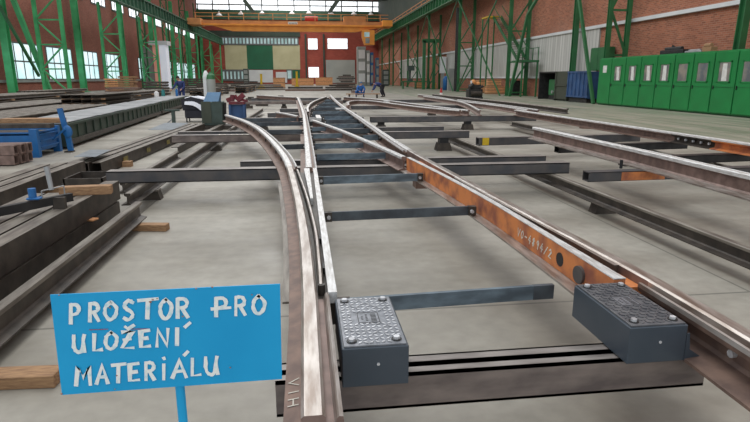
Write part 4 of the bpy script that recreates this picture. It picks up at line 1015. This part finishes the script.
# thin sheets
def sheetpoly(pts, z): return [tuple(atz(px, py, z)) for px, py in pts]
MB().prism(sheetpoly([(74,157),(96,157),(111,150),(90,150)], .305), (0,0,.006)).build('steel_sheet', 'steel_sheet', label='thin grey steel sheet lying on the long channels, nearer one', cat='sheet')
MB().prism(sheetpoly([(148,130),(172,130),(189,123),(165,123)], .221), (0,0,.006)).build('steel_sheet', 'steel_sheet', label='thin grey steel sheet lying on the long channels, farther one', cat='sheet')
t = thing('steel_trough', 'low dark steel trough on the floor left of the long sleeper end', 'trough', (-3.0,8.0,0))
MB().box(-3.22,-2.72,7.7,8.3,.0,.02).box(-3.22,-3.2,7.7,8.3,0,.24).box(-2.74,-2.72,7.7,8.3,0,.24).box(-3.22,-2.72,7.7,7.72,0,.24).box(-3.22,-2.72,8.28,8.3,0,.24).build('shell', 'rail_dark', t)
channel(-2.70, 11.9, 18.0, .0, .14, .15, 'lone dark channel on the floor behind the lettered sleeper', x2=-2.55)
support(-2.50, 5.9+1.9, 11.2, 'short dark rail lying on the floor behind the low trough', ztop=.15)

# blue trestle with square tubes in front
t = thing('blue_steel_trestle', 'bright blue steel trestle bin at the left picture edge', 'trestle', (-6.3,12.2,0))
MB().box(-7.7,-5.30,11.75,11.79,.12,.50).build('front_panel', 'blue', t)
MB().box(-7.7,-5.30,12.75,12.79,.12,.50).build('rear_panel', 'blue', t)
MB().box(-5.34,-5.30,11.8,12.75,.12,.50).build('end_panel', 'blue', t)
for z in (.18,.30,.43): MB().box(-5.30,-5.27,11.85,12.7,z,z+.025).build('end_rib', 'blue', t)
MB().box(-7.7,-5.3,11.75,12.79,.44,.47).build('deck', 'rail_dark', t)
for (x, y) in ((-5.34,11.76),(-5.34,12.74),(-7.6,11.76),(-7.6,12.74)): MB().box(x-.07,x+.07,y-.06,y+.06,0,.56).build('leg', 'blue', t)
MB().box(-7.6,-5.10,11.95,12.15,.565,.65).build('steel_beam', 'rail_dark', label='dark steel beam lying across the top of the blue trestle', cat='steel beam')
tube_lab = ['lower front', 'lower middle', 'lower rear', 'upper front', 'upper middle', 'upper rear']
tq = atz(15, 166, 0)
for j in range(2):
    for i in range(3):
        y = tq.y+.20*i; z = .02+.178*j; s = .17; th = .02
        m = MB(); x0, x1 = -7.2, tq.x+.03*i+.02*j
        m.box(x0,x1,y,y+s,z,z+th).box(x0,x1,y,y+s,z+s-th,z+s).box(x0,x1,y,y+th,z+th,z+s-th).box(x0,x1,y+s-th,y+s,z+th,z+s-th)
        m.build('square_tube', 'rail_web', label='rusty square steel tube before the blue trestle, %s of the bundle' % tube_lab[j*3+i], cat='steel tube')
# blue jack tool
t = thing('rail_jack', 'tall blue mechanical rail jack standing against the green trough', 'jack', (-5.03,12.55,0))
MB().box(-5.11,-4.95,12.47,12.63,0,.03).build('foot', 'rail_dark', t)
MB().bar((-5.0,12.55,.03), (-5.02,12.55,.30), .1, .07, (0,1,0)).build('shaft', 'blue', t)
MB().bar((-5.02,12.55,.28), (-5.12,12.55,.93), .10, .06, (0,1,0)).build('upper_bar', 'blue', t)
MB().sphere((-5.01,12.52,.44), .10, 1, .5, 1.35).build('gear_housing', 'blue', t)
MB().bar((-5.03,12.46,.50), (-5.38,12.46,.22), .035, .035, (0,1,0)).build('crank', 'blue', t)
# green troughs
ta = math.atan2(-1.0, 18.0)
def trough(y0, y1, lab):
    L = y1-y0; X = lambda y: -5.26-(y-13)*.062
    t = thing('green_trough', lab, 'trough', (X(y0)-.8, y0, 0))
    def pbox(a0, a1, b0, b1, z0, z1, m):   # a across (negative to the left), b along
        m.hexa([(X(y0+b0)+a0,y0+b0,z0),(X(y0+b0)+a1,y0+b0,z0),(X(y0+b1)+a1,y0+b1,z0),(X(y0+b1)+a0,y0+b1,z0),(X(y0+b0)+a0,y0+b0,z1),(X(y0+b0)+a1,y0+b0,z1),(X(y0+b1)+a1,y0+b1,z1),(X(y0+b1)+a0,y0+b1,z1)])
    m = MB(); pbox(-1.35, 0, 0, L, .06, .55, m); m.build('body', 'trough', t)
    for k in range(int(L/.62)):
        m = MB(); pbox(0, .03, .2+k*.62, .26+k*.62, .22, .51, m); m.build('rib', 'trough', t)
    m = MB(); pbox(0, .05, 0, L, .10, .20, m); m.build('side_channel', 'rail_dark', t)
    m = MB(); pbox(0, .04, 0, L, .51, .56, m); m.build('top_rim', 'trough', t)
    for k in range(5):
        m = MB(); pbox(-1.3, -.1, .3+k*L/5, .5+k*L/5, 0, .06, m); m.build('foot_bar', 'rail_dark', t)
    n = int(L/1.35)
    for k in range(n):
        c = MB(); dz = random.uniform(0, .012); pbox(-1.31+random.uniform(-.03,.03), -.03+random.uniform(-.05,.02), k*L/n+.02, (k+1)*L/n-.02, .56+dz, .575+dz, c); c.build('cover_sheet', 'sheet', t)
trough(13.0, 24.2, 'long dark green steel trough with grey covers, nearer of the two')
trough(24.5, 33.0, 'long dark green steel trough with grey covers, farther of the two')
MB().box(-6.6,-5.35,13.05,13.4,.59,.68).build('timber_plank', 'wood', label='thick timber plank lying on the near end of the green trough', cat='timber')

# stacks of rails and beams in the left background
def stack(x, y, n, rows_, L, gx, gz, z0, group, lab, m=('dk_top','rail_dark','rail_dark'), rz=0.0):
    first = None; cnt = 0
    for r in range(rows_):
        for i in range(n):
            z = z0+r*(gz); xx = x+(i-(n-1)/2)*gx+random.uniform(-.01,.01)
            yy = y+random.uniform(-.5,.5)
            if first is None:
                first = MB().sweep([(0,0),(0,L/2),(0,L)], [(u, q*1.0) for u, q in VR], VRm, 0, False, 1).build('stacked_rail', list(m), label=lab, cat='rail', group=group)
                o = first; mesh_off = first.location.copy()
            else: o = first.copy(); C.objects.link(o)
            o.location = (xx, yy+L/2, z); o.rotation_euler = (0,0,rz)
        if r < rows_:
            tt = MB()
            w = n*gx*.5+.1
            for dy in (1.0, L*.5, L-1.0):
                MB().bar((x-w, y+dy, z0+r*gz-.035), (x+w, y+dy, z0+r*gz-.035), .12, .07).build('timber_spacer', 'wood', label='timber spacer in the '+group+', row %s' % ORD[r], cat='timber', group='timber spacers in the '+group+' row '+ORD[r])
stack(-9.0, 14.6, 12, 2, 10, .17, .25, .07, 'rail stack behind the green trough', 'dark rail in the low stack just behind the near green trough')
stack(-11.9, 18, 13, 2, 12, .17, .25, .07, 'rail stack left of the bundle', 'dark rail in the middle stack behind the trough at the left')
stack(-15.0, 23, 12, 3, 12, .18, .25, .07, 'rail stack before the first columns', 'dark rail in the stack in front of the first green columns')
stack(-10.3, 34, 6, 3, 8, .19, .25, .07, 'rail stack beyond the troughs', 'dark rail in the stack beyond the end of the green troughs')
stack(-8.0, 44, 6, 3, 10, .19, .25, .07, 'far rail stack near the cylinder', 'dark rail in the far stack behind the gas cylinder')
stack(-6.5, 60, 6, 3, 12, .2, .25, .07, 'distant rail stack', 'dark rail in the distant stack left of the centre')
stack(-17.5, 38, 6, 3, 9, .2, .25, .07, 'rail stack at the left lattice columns', 'dark rail in the stack between the left lattice columns')
# bundle of channel sections seen end-on
for j in range(4):
    for i in range(4):
        x = -9.35+.0+.42*i-1.0; z = .07+.20*j
        channel(x, 26.0, 31.5, z, .3, .16, 'dark channel in the end-on bundle behind the green trough', group='end-on channel bundle', face=-1)
    MB().box(-10.6,-8.8,26.3,26.45,.0+.20*j+.01,.065+.20*j).build('timber_spacer', 'wood', label='timber spacer in the end-on channel bundle, row %s from the floor' % ORD[j], cat='timber')
# rusty boxes and piles along the left wall
for i, (px, py, y, w, h, m, nm, lab) in enumerate((
    (122, 96, 45, 2.6, 1.0, 'rail_foot', 'rusty_bin', 'rusty red-brown bin behind the green trough'),
    (155, 90, 46, 1.9, 1.5, 'rail_dark', 'steel_rack', 'dark slatted rack below the white enclosure'),
    (127, 84, 58, 1.6, 1.9, 'wood', 'timber_pile', 'stack of timber at the foot of a left column'),
    (113, 82, 60, 1.6, 1.7, 'wood_l', 'cardboard_box', 'light brown box between the left columns'),
    (212, 90, 57.5, 3.2, 1.1, 'rail_dark', 'scrap_pile', 'dark pile of steel offcuts behind the gas cylinder'),
    (198, 86, 62, 3.0, 1.6, 'rail_dark', 'scrap_pile', 'dark pile of steel parts below the far left columns'))):
    q = aty(px, 90, y)
    t = thing(nm, lab, nm.replace('_', ' ').split()[-1], (q.x, y, 0))
    for k in range(int(h/.22)):
        MB().box(q.x-w/2+random.uniform(0,.15), q.x+w/2-random.uniform(0,.15), y, y+1.2, .22*k+.03, .22*k+.18).build('layer', m, t)
        MB().box(q.x-w/2+.2, q.x-w/2+.4, y+.1, y+1.1, .22*k-.0, .22*k+.03).box(q.x+w/2-.4, q.x+w/2-.2, y+.1, y+1.1, .22*k, .22*k+.03).build('spacer', 'wood', t)

# tall white enclosure with salmon side on the left
y = 92; a, b, c = aty(153.5, 60, y).x, aty(160, 60, y).x, aty(166.5, 60, y).x; zt_ = aty(160, 45, y).z
t = thing('tall_white_enclosure', 'tall white sheeted doorway enclosure with a salmon side near the left wall', 'enclosure', (b, y, 0))
MB().box(a, b, y, y+.3, 0, zt_).build('side_panel', 'pink', t); MB().box(b, c, y-.1, y+2, 0, zt_).build('front_panel', 'white_e', t); MB().box(a-.5, c+.4, y-.3, y+2, zt_, zt_+.6).build('roof_shutter_box', 'white', t)
a2 = aty(142, 60, y).x; MB().box(a2, a-.05, y+.3, y+.5, 0, zt_-.3).build('dark_curtain', 'grey', t)

# welding machine, cylinder, jackets
gx, gy = -2.81, 17.9
t = thing('welding_machine', 'dark green welding machine with an open blue lid on the sleeper end', 'machine', (gx, gy, 0))
MB().box(gx-.32, gx+.32, gy-.25, gy+.35, .12, .84).build('housing', 'machine', t, bevel=.02)
MB().box(gx-.30, gx-.02, gy-.265, gy-.25, .2, .85).build('front_panel', 'dirtygreen', t); MB().box(gx+.02, gx+.30, gy-.265, gy-.25, .2, .85).build('front_panel', 'machine', t)
MB().hexa([(gx-.25,gy-.2,.84),(gx+.2,gy-.2,.84),(gx+.25,gy+.05,.84),(gx-.2,gy+.05,.84),(gx-.14,gy+.02,1.12),(gx+.26,gy+.02,1.12),(gx+.26,gy+.12,1.12),(gx-.14,gy+.12,1.12)]).build('blue_lid', 'lidblue', t)
s = MB()
for k in range(4): s.cyl((gx+.34, gy-.1+.12*k, .3), (gx+.36, gy-.1+.12*k, .8), .02)
s.build('cable', 'black', t)
MB().box(gx-.4, gx+.6, gy-.3, gy+.4, 0, .12).build('base_skid', 'rail_dark', t)
q = aty(211.5, 90, 24)
t = thing('gas_cylinder', 'grey gas cylinder with a green shoulder behind the welding machine', 'gas cylinder', (q.x, 24, 0))
MB().lathe((q.x,24,0), [(.17,0),(.18,.03),(.18,1.50)], 18).build('cylinder_body', 'grey', t, smooth=False)
MB().lathe((q.x,24,0), [(.18,1.50),(.15,1.66),(.07,1.74),(.05,1.80)], 18).build('shoulder', 'green', t)
q2 = aty(206.8, 90, 24.3)
MB().lathe((q2.x,24.3,0), [(.13,0),(.13,1.6),(.1,1.74),(.04,1.85)], 16).build('gas_cylinder', 'white', label='slim white gas cylinder leaning close to the grey one', cat='gas cylinder')
# red and blue machine/jacket stand
t = thing('grinding_trolley', 'red-topped trolley on blue legs right of the welding machine', 'trolley', (-2.25, 19.6, 0))
MB().box(-2.52,-2.0,19.4,19.9,.68,.76).build('red_tray', 'red_dk', t)
MB().bar((-2.6,19.6,.80),(-2.25,19.6,.94),.14,.14).bar((-2.25,19.6,.80),(-2.02,19.55,1.0),.12,.16).bar((-2.15,19.6,.84),(-1.9,19.6,.78),.1,.08).cyl((-2.4,19.5,.78),(-2.4,19.5,1.0),.07).build('red_tool', 'red_dk', t)
for dx, dy in ((-2.5,19.45),(-2.5,19.85),(-2.03,19.45),(-2.03,19.85)): MB().bar((dx,dy,0),(dx,dy,.68),.07,.07).build('leg', 'blue_d', t)
MB().box(-2.48,-2.06,19.5,19.8,.2,.66).build('blue_tank', 'blue_d', t)
# dark seat with a white cloth
gx, gy = -3.80, 21.0
t = thing('padded_chair', 'black padded work chair left of the welding machine', 'chair', (gx, gy, 0))
MB().box(gx-.45, gx+.35, gy-.3, gy+.3, .14, .48).build('seat', 'cloth_d', t, bevel=.03); MB().prism([(gx-.5,gy-.3,.42),(gx+.4,gy-.3,.42),(gx+.42,gy-.3,.75),(gx-.2,gy-.3,.9),(gx-.55,gy-.3,.8)], (0,.08,0)).build('backrest', 'cloth_d', t)
for dx in (-.4,.3):
    for dy in (-.25,.25): MB().bar((gx+dx,gy+dy,0),(gx+dx,gy+dy,.15),.04,.04).build('leg', 'black', t)
m = MB(); N = 10; vs = []
for j in range(5):
    row = []
    for i in range(N+1):
        u = i/N; xx = gx-.42+.98*u; zz = .93-.12*abs(u-.35)*2-(.0 if u < .7 else (u-.7)*1.1)
        row.append(m.bm.verts.new((xx, gy-.36+.14*j, zz+.02*math.sin(6*u+j)-((.22+.42*u) if j == 0 else 0))))
    vs.append(row)
for a, b in zip(vs, vs[1:]):
    for i in range(N): m.face([a[i], a[i+1], b[i+1], b[i]])
m.build('draped_cloth', 'cloth_w', smooth=True, label='white cloth draped over the black work chair', cat='cloth')
# little vice stand at px 185,103
t = thing('vice_stand', 'low green vice stand on the floor left of the black chair', 'stand', (-4.25,18.5,0))
MB().bar((-4.4,18.5,.55),(-3.95,18.5,.55),.12,.06).build('jaw', 'machine', t); MB().bar((-4.15,18.5,0),(-4.15,18.5,.52),.1,.1).build('post', 'machine', t); MB().bar((-4.5,18.4,.02),(-4.15,18.5,.3),.04,.04).build('brace','sheet',t)
# small items on the troughs' far end
for i, (px, r, h, m, nm, lab, c_) in enumerate(((163.5,.10,.3,'teal','paint_tin','teal tin standing at the far end of the green trough','tin'),(177.8,.07,.34,'blue','water_bottle','light blue bottle at the far end of the green trough','bottle'),(112,.12,.25,'plastic_w','paint_tin','white tin standing on the middle of the green trough','tin'))):
    yy = 32 if i < 2 else 30
    q = aty(px, 98, yy)
    if i == 2: q = Vector((-7.6, 30.5, 0)); yy = 30.5
    q.x = max(min(q.x, -6.9), -8.0)
    t = thing(nm, lab, c_, (q.x, yy, .59)); MB().lathe((q.x,yy,.588), [(r,0),(r,h)], 14).build('body', m, t); MB().lathe((q.x,yy,.588), [(r*.6,h),(r*.5,h+.05)], 12).build('lid', m, t)

# far centre clutter: yellow bollards, low stacks
for i, (px, y, m, lab) in enumerate(((261.5, 80, 'yellow', 'yellow bollard left of centre far down the hall'), (297, 85, 'yellow', 'taller yellow post near the far centre rail end'))):
    q = aty(px, 85, y); t = thing('yellow_bollard', lab, 'bollard', (q.x, y, 0))
    MB().cyl((q.x,y,0),(q.x,y,2.1+i*.4),.16,12).build('post', m, t); MB().prism([(q.x-.7,y,0),(q.x+.6,y,0),(q.x+.3,y,.45),(q.x-.3,y,.45)], (0,.4,0)).build('foot', m, t)
lowlabs = ['low pile of steel beams across the far floor, leftmost', 'low pile of steel beams across the far floor, left of the yellow bollard', 'low pile of rusty beams behind the centre rails', 'low dark pile right of the centre behind the kneeling worker', 'rusty roll of steel lying in front of the grey shutter', 'brown low pile under the far right girder', 'low dark pile far left in front of the end windows']
for i, (p0, p1, y, h, m) in enumerate(((225,252,68,.7,'rail_web'),(250,285,75,.8,'dk_top'),(285,325,70,.6,'rail_foot'),(325,352,72,.8,'rail_dark'),(336,356,100,2.2,'rail_foot'),(352,362,60,.7,'rail_web'),(228,262,95,1.1,'rail_dark'))):
    a, b = aty(p0,88,y).x, aty(p1,88,y).x; t = thing('beam_pile', lowlabs[i], 'pile', ((a+b)/2, y, 0)); n = max(2, int(h/.25))
    for k in range(n):
        z = h*k/n; ww = random.uniform(0,.1)*(b-a)*k
        MB().bar((a+ww, y+random.uniform(0,.3), z+.1), (b-ww*.7, y+random.uniform(0,.5), z+.1), .9-.15*k, h/n*.8).build('beam', m if k % 2 == 0 else 'rail_dark', t)
    MB().box(a+.2,a+.5,y-.4,y+.8,0,.02).build('spacer','wood',t)
q = aty(258,86,62)
# table the workers bend over
t = thing('low_work_table', 'low wooden work trestle in front of the two crouching workers', 'trestle', (5.3,44,0))
a, b = aty(346,95,44).x, aty(380,95,44).x
MB().box(a, b, 43.8, 44.2, .30, .36).build('table_top', 'wood', t)
for x in (a+.2, b-.3): MB().box(x, x+.12, 43.85, 44.15, 0, .30).build('leg', 'rail_dark', t)

# ---------------------------------------------------------------- people
def skin_mesh(name, verts, edges, radii, m, par, root=0, sub=1, mods=True):
    me = bpy.data.meshes.new(name); me.from_pydata([tuple(Vector(v)-WL(par)) for v in verts], edges, []); me.update()
    me.materials.append(M[m]); o = bpy.data.objects.new(name, me); C.objects.link(o); o.parent = par
    s = o.modifiers.new('skin', 'SKIN'); s.use_smooth_shade = True
    for i, r in enumerate(radii):
        me.skin_vertices[0].data[i].radius = (r, r)
        me.skin_vertices[0].data[i].use_root = (i == root)
    u = o.modifiers.new('sub', 'SUBSURF'); u.levels = sub; u.render_levels = sub
    return o
def person(J, lab, top, bottom, cap, bulk=1.0):
    """J: dict of joint positions in world coordinates"""
    g = J['pelvis']; t = thing('person', lab, 'person', (g[0], g[1], 0))
    V3 = Vector; J = {k: V3(v) for k, v in J.items()}
    # body
    vs = [J['pelvis'], (J['pelvis']+J['chest'])/2, J['chest'], J['neck'], J['head']]; ed = [(0,1),(1,2),(2,3),(3,4)]; ra_ = [.13,.12,.15,.055,.085]
    for s in 'lr':
        i = len(vs); vs += [J['sh_'+s], J['el_'+s], J['wr_'+s], J['wr_'+s]+(J['wr_'+s]-J['el_'+s]).normalized()*.07]; ed += [(2,i),(i,i+1),(i+1,i+2),(i+2,i+3)]; ra_ += [.06,.042,.028,.036]
        d = (J['wr_'+s]-J['el_'+s]).normalized(); sd_ = d.orthogonal().normalized(); up_ = d.cross(sd_); pal = vs[-1]; pi_ = len(vs)-1
        for k in range(4):
            o_ = sd_*(-.030+.02*k); L_ = (.07,.08,.075,.06)[k]; j = len(vs); vs += [pal+o_+d*.02, pal+o_+d*L_+up_*.015]; ed += [(pi_,j),(j,j+1)]; ra_ += [.010,.008]
        j = len(vs); vs += [pal-d*.035-sd_*.045, pal-d*.0-sd_*.065+up_*.015]; ed += [(i+2,j),(j,j+1)]; ra_ += [.011,.009]
        i = len(vs); vs += [J['hip_'+s], J['kn_'+s], J['an_'+s], J['to_'+s]]; ed += [(0,i),(i,i+1),(i+1,i+2),(i+2,i+3)]; ra_ += [.09,.06,.04,.035]
    skin_mesh('body', vs, ed, ra_, 'skin', t)
    # jacket
    vs = [J['pelvis'], (J['pelvis']+J['chest'])/2, J['chest'], (J['chest']+J['neck'])/2]; ed = [(0,1),(1,2),(2,3)]; ra_ = [.165,.165,.185,.10]
    for s in 'lr':
        i = len(vs); vs += [J['sh_'+s], J['el_'+s], J['el_'+s].lerp(J['wr_'+s], .92)]; ed += [(2,i),(i,i+1),(i+1,i+2)]; ra_ += [.085,.062,.045]
    skin_mesh('jacket', vs, ed, [r*bulk for r in ra_], top, t)
    vs = [J['pelvis']]; ed = []; ra_ = [.16]
    for s in 'lr':
        i = len(vs); vs += [J['hip_'+s], J['kn_'+s], J['an_'+s]]; ed += [(0,i),(i,i+1),(i+1,i+2)]; ra_ += [.115,.085,.06]
    skin_mesh('trousers', vs, ed, [r*bulk for r in ra_], bottom, t)
    for s in 'lr': MB().bar(J['an_'+s]-Vector((0,0,.03)), J['to_'+s], .10, .08).build('boot', 'black', t, bevel=.02)
    h = J['head']; f = J['face'].normalized() if 'face' in J else Vector((0,-1,0))
    hd = MB().sphere(h, .105, .85, 1, 1.15).build('head', 'skin', t, smooth=True)
    sdv = f.cross(Vector((0,0,1)))
    if sdv.length < .1: sdv = Vector((1,0,0))
    sdv.normalize(); upv = sdv.cross(f).normalized()
    MB().sphere(h+f*.108-upv*.005, .018, 1, 1, 1.3, n=8).build('nose', 'skin', hd)
    for s in (-1, 1):
        MB().sphere(h+f*.094+sdv*.035*s+upv*.02, .012, n=8).build('eye', 'black', hd); MB().sphere(h+sdv*.095*s, .022, .6, 1, 1.4, n=8).build('ear', 'skin', hd)
    MB().bar(h+f*.103-sdv*.022-upv*.045, h+f*.103+sdv*.022-upv*.045, .008, .008).build('mouth', 'red', hd)
    MB().sphere(h-f*.018+upv*.03, .115, .9, 1, 1.0).build('hair' if cap == 'hair' else 'cap', cap, t, smooth=True)
    return t
# bending worker in navy
q = atz(377, 95, 0); bx0 = aty(372.0,90,47).x
B = bx0; Yp = 47
person({'pelvis':(B+.80,Yp,.92),'chest':(B+.38,Yp-.05,1.12),'neck':(B+.16,Yp-.08,1.06),'head':(B+.02,Yp-.1,.98),'face':(-.6,-.3,-.8),
        'sh_l':(B+.28,Yp-.25,1.03),'el_l':(B+.20,Yp-.3,.74),'wr_l':(B+.02,Yp-.3,.52),'sh_r':(B+.28,Yp+.15,1.03),'el_r':(B+.2,Yp+.2,.74),'wr_r':(B+.02,Yp+.1,.5),
        'hip_l':(B+.86,Yp-.12,.86),'kn_l':(B+.72,Yp-.15,.46),'an_l':(B+.92,Yp-.15,.08),'to_l':(B+.72,Yp-.15,.04),
        'hip_r':(B+.86,Yp+.12,.86),'kn_r':(B+.95,Yp+.15,.46),'an_r':(B+1.12,Yp+.15,.08),'to_r':(B+.92,Yp+.15,.04)},
       'person in navy work clothes bending forward over the far rails', 'cloth_n', 'cloth_d', 'hair', 1.25)
B = aty(359.5,90,47).x
person({'pelvis':(B+.02,Yp+.1,.38),'chest':(B+.08,Yp-.12,.80),'neck':(B+.10,Yp-.2,.98),'head':(B+.12,Yp-.24,1.12),'face':(.25,-.9,-.4),
        'sh_l':(B-.14,Yp-.15,.88),'el_l':(B-.26,Yp-.35,.62),'wr_l':(B-.05,Yp-.5,.48),'sh_r':(B+.30,Yp-.15,.88),'el_r':(B+.42,Yp-.35,.62),'wr_r':(B+.25,Yp-.5,.48),
        'hip_l':(B-.13,Yp+.08,.36),'kn_l':(B-.32,Yp-.28,.52),'an_l':(B-.28,Yp-.1,.08),'to_l':(B-.32,Yp-.3,.04),
        'hip_r':(B+.15,Yp+.08,.36),'kn_r':(B+.35,Yp-.28,.52),'an_r':(B+.32,Yp-.1,.08),'to_r':(B+.36,Yp-.3,.04)},
       'person in blue overalls and a pale blue cap crouching by the rails', 'cloth_b', 'cloth_b', 'lidblue', 1.2)
B = aty(181.5,90,36).x; Yp = 36
person({'pelvis':(B,Yp,.90),'chest':(B-.05,Yp-.08,1.26),'neck':(B-.10,Yp-.14,1.42),'head':(B-.14,Yp-.18,1.54),'face':(-.6,-.6,-.4),
        'sh_l':(B-.22,Yp-.2,1.30),'el_l':(B-.34,Yp-.3,1.04),'wr_l':(B-.5,Yp-.4,.86),'sh_r':(B+.16,Yp-.02,1.30),'el_r':(B+.20,Yp-.12,1.0),'wr_r':(B+.05,Yp-.35,.86),
        'hip_l':(B-.1,Yp,.86),'kn_l':(B-.12,Yp-.06,.46),'an_l':(B-.12,Yp,.08),'to_l':(B-.16,Yp-.2,.04),
        'hip_r':(B+.1,Yp,.86),'kn_r':(B+.12,Yp-.06,.46),'an_r':(B+.12,Yp,.08),'to_r':(B+.1,Yp-.2,.04)},
       'person in dark navy work clothes standing beyond the green trough on the left', 'cloth_n', 'cloth_n', 'hair')

# ---------------------------------------------------------------- light
w = bpy.data.worlds.new('world'); sc.world = w; w.use_nodes = True
bg = w.node_tree.nodes['Background']; bg.inputs[0].default_value = (.93,.97,1.0,1); bg.inputs[1].default_value = .95
def area(name, loc, rot, sx, sy, e, col=(1,1,1)):
    l = bpy.data.lights.new(name, 'AREA'); l.shape = 'RECTANGLE'; l.size = sx; l.size_y = sy; l.energy = e; l.color = col
    o = bpy.data.objects.new(name, l); C.objects.link(o); o.location = loc; o.rotation_euler = rot; return o
area('skylight_lamp', (-3, 30, 22), (0,0,0), 9, 60, 5200, (1,.98,.95))
area('skylight_lamp', (-3, 122, 23.6), (0,0,0), 16, 44, 9000, (1,.98,.95))
sc.view_settings.view_transform = 'Standard'; sc.view_settings.look = 'None'
sc.view_settings.exposure = 0.0; sc.view_settings.gamma = 1.0
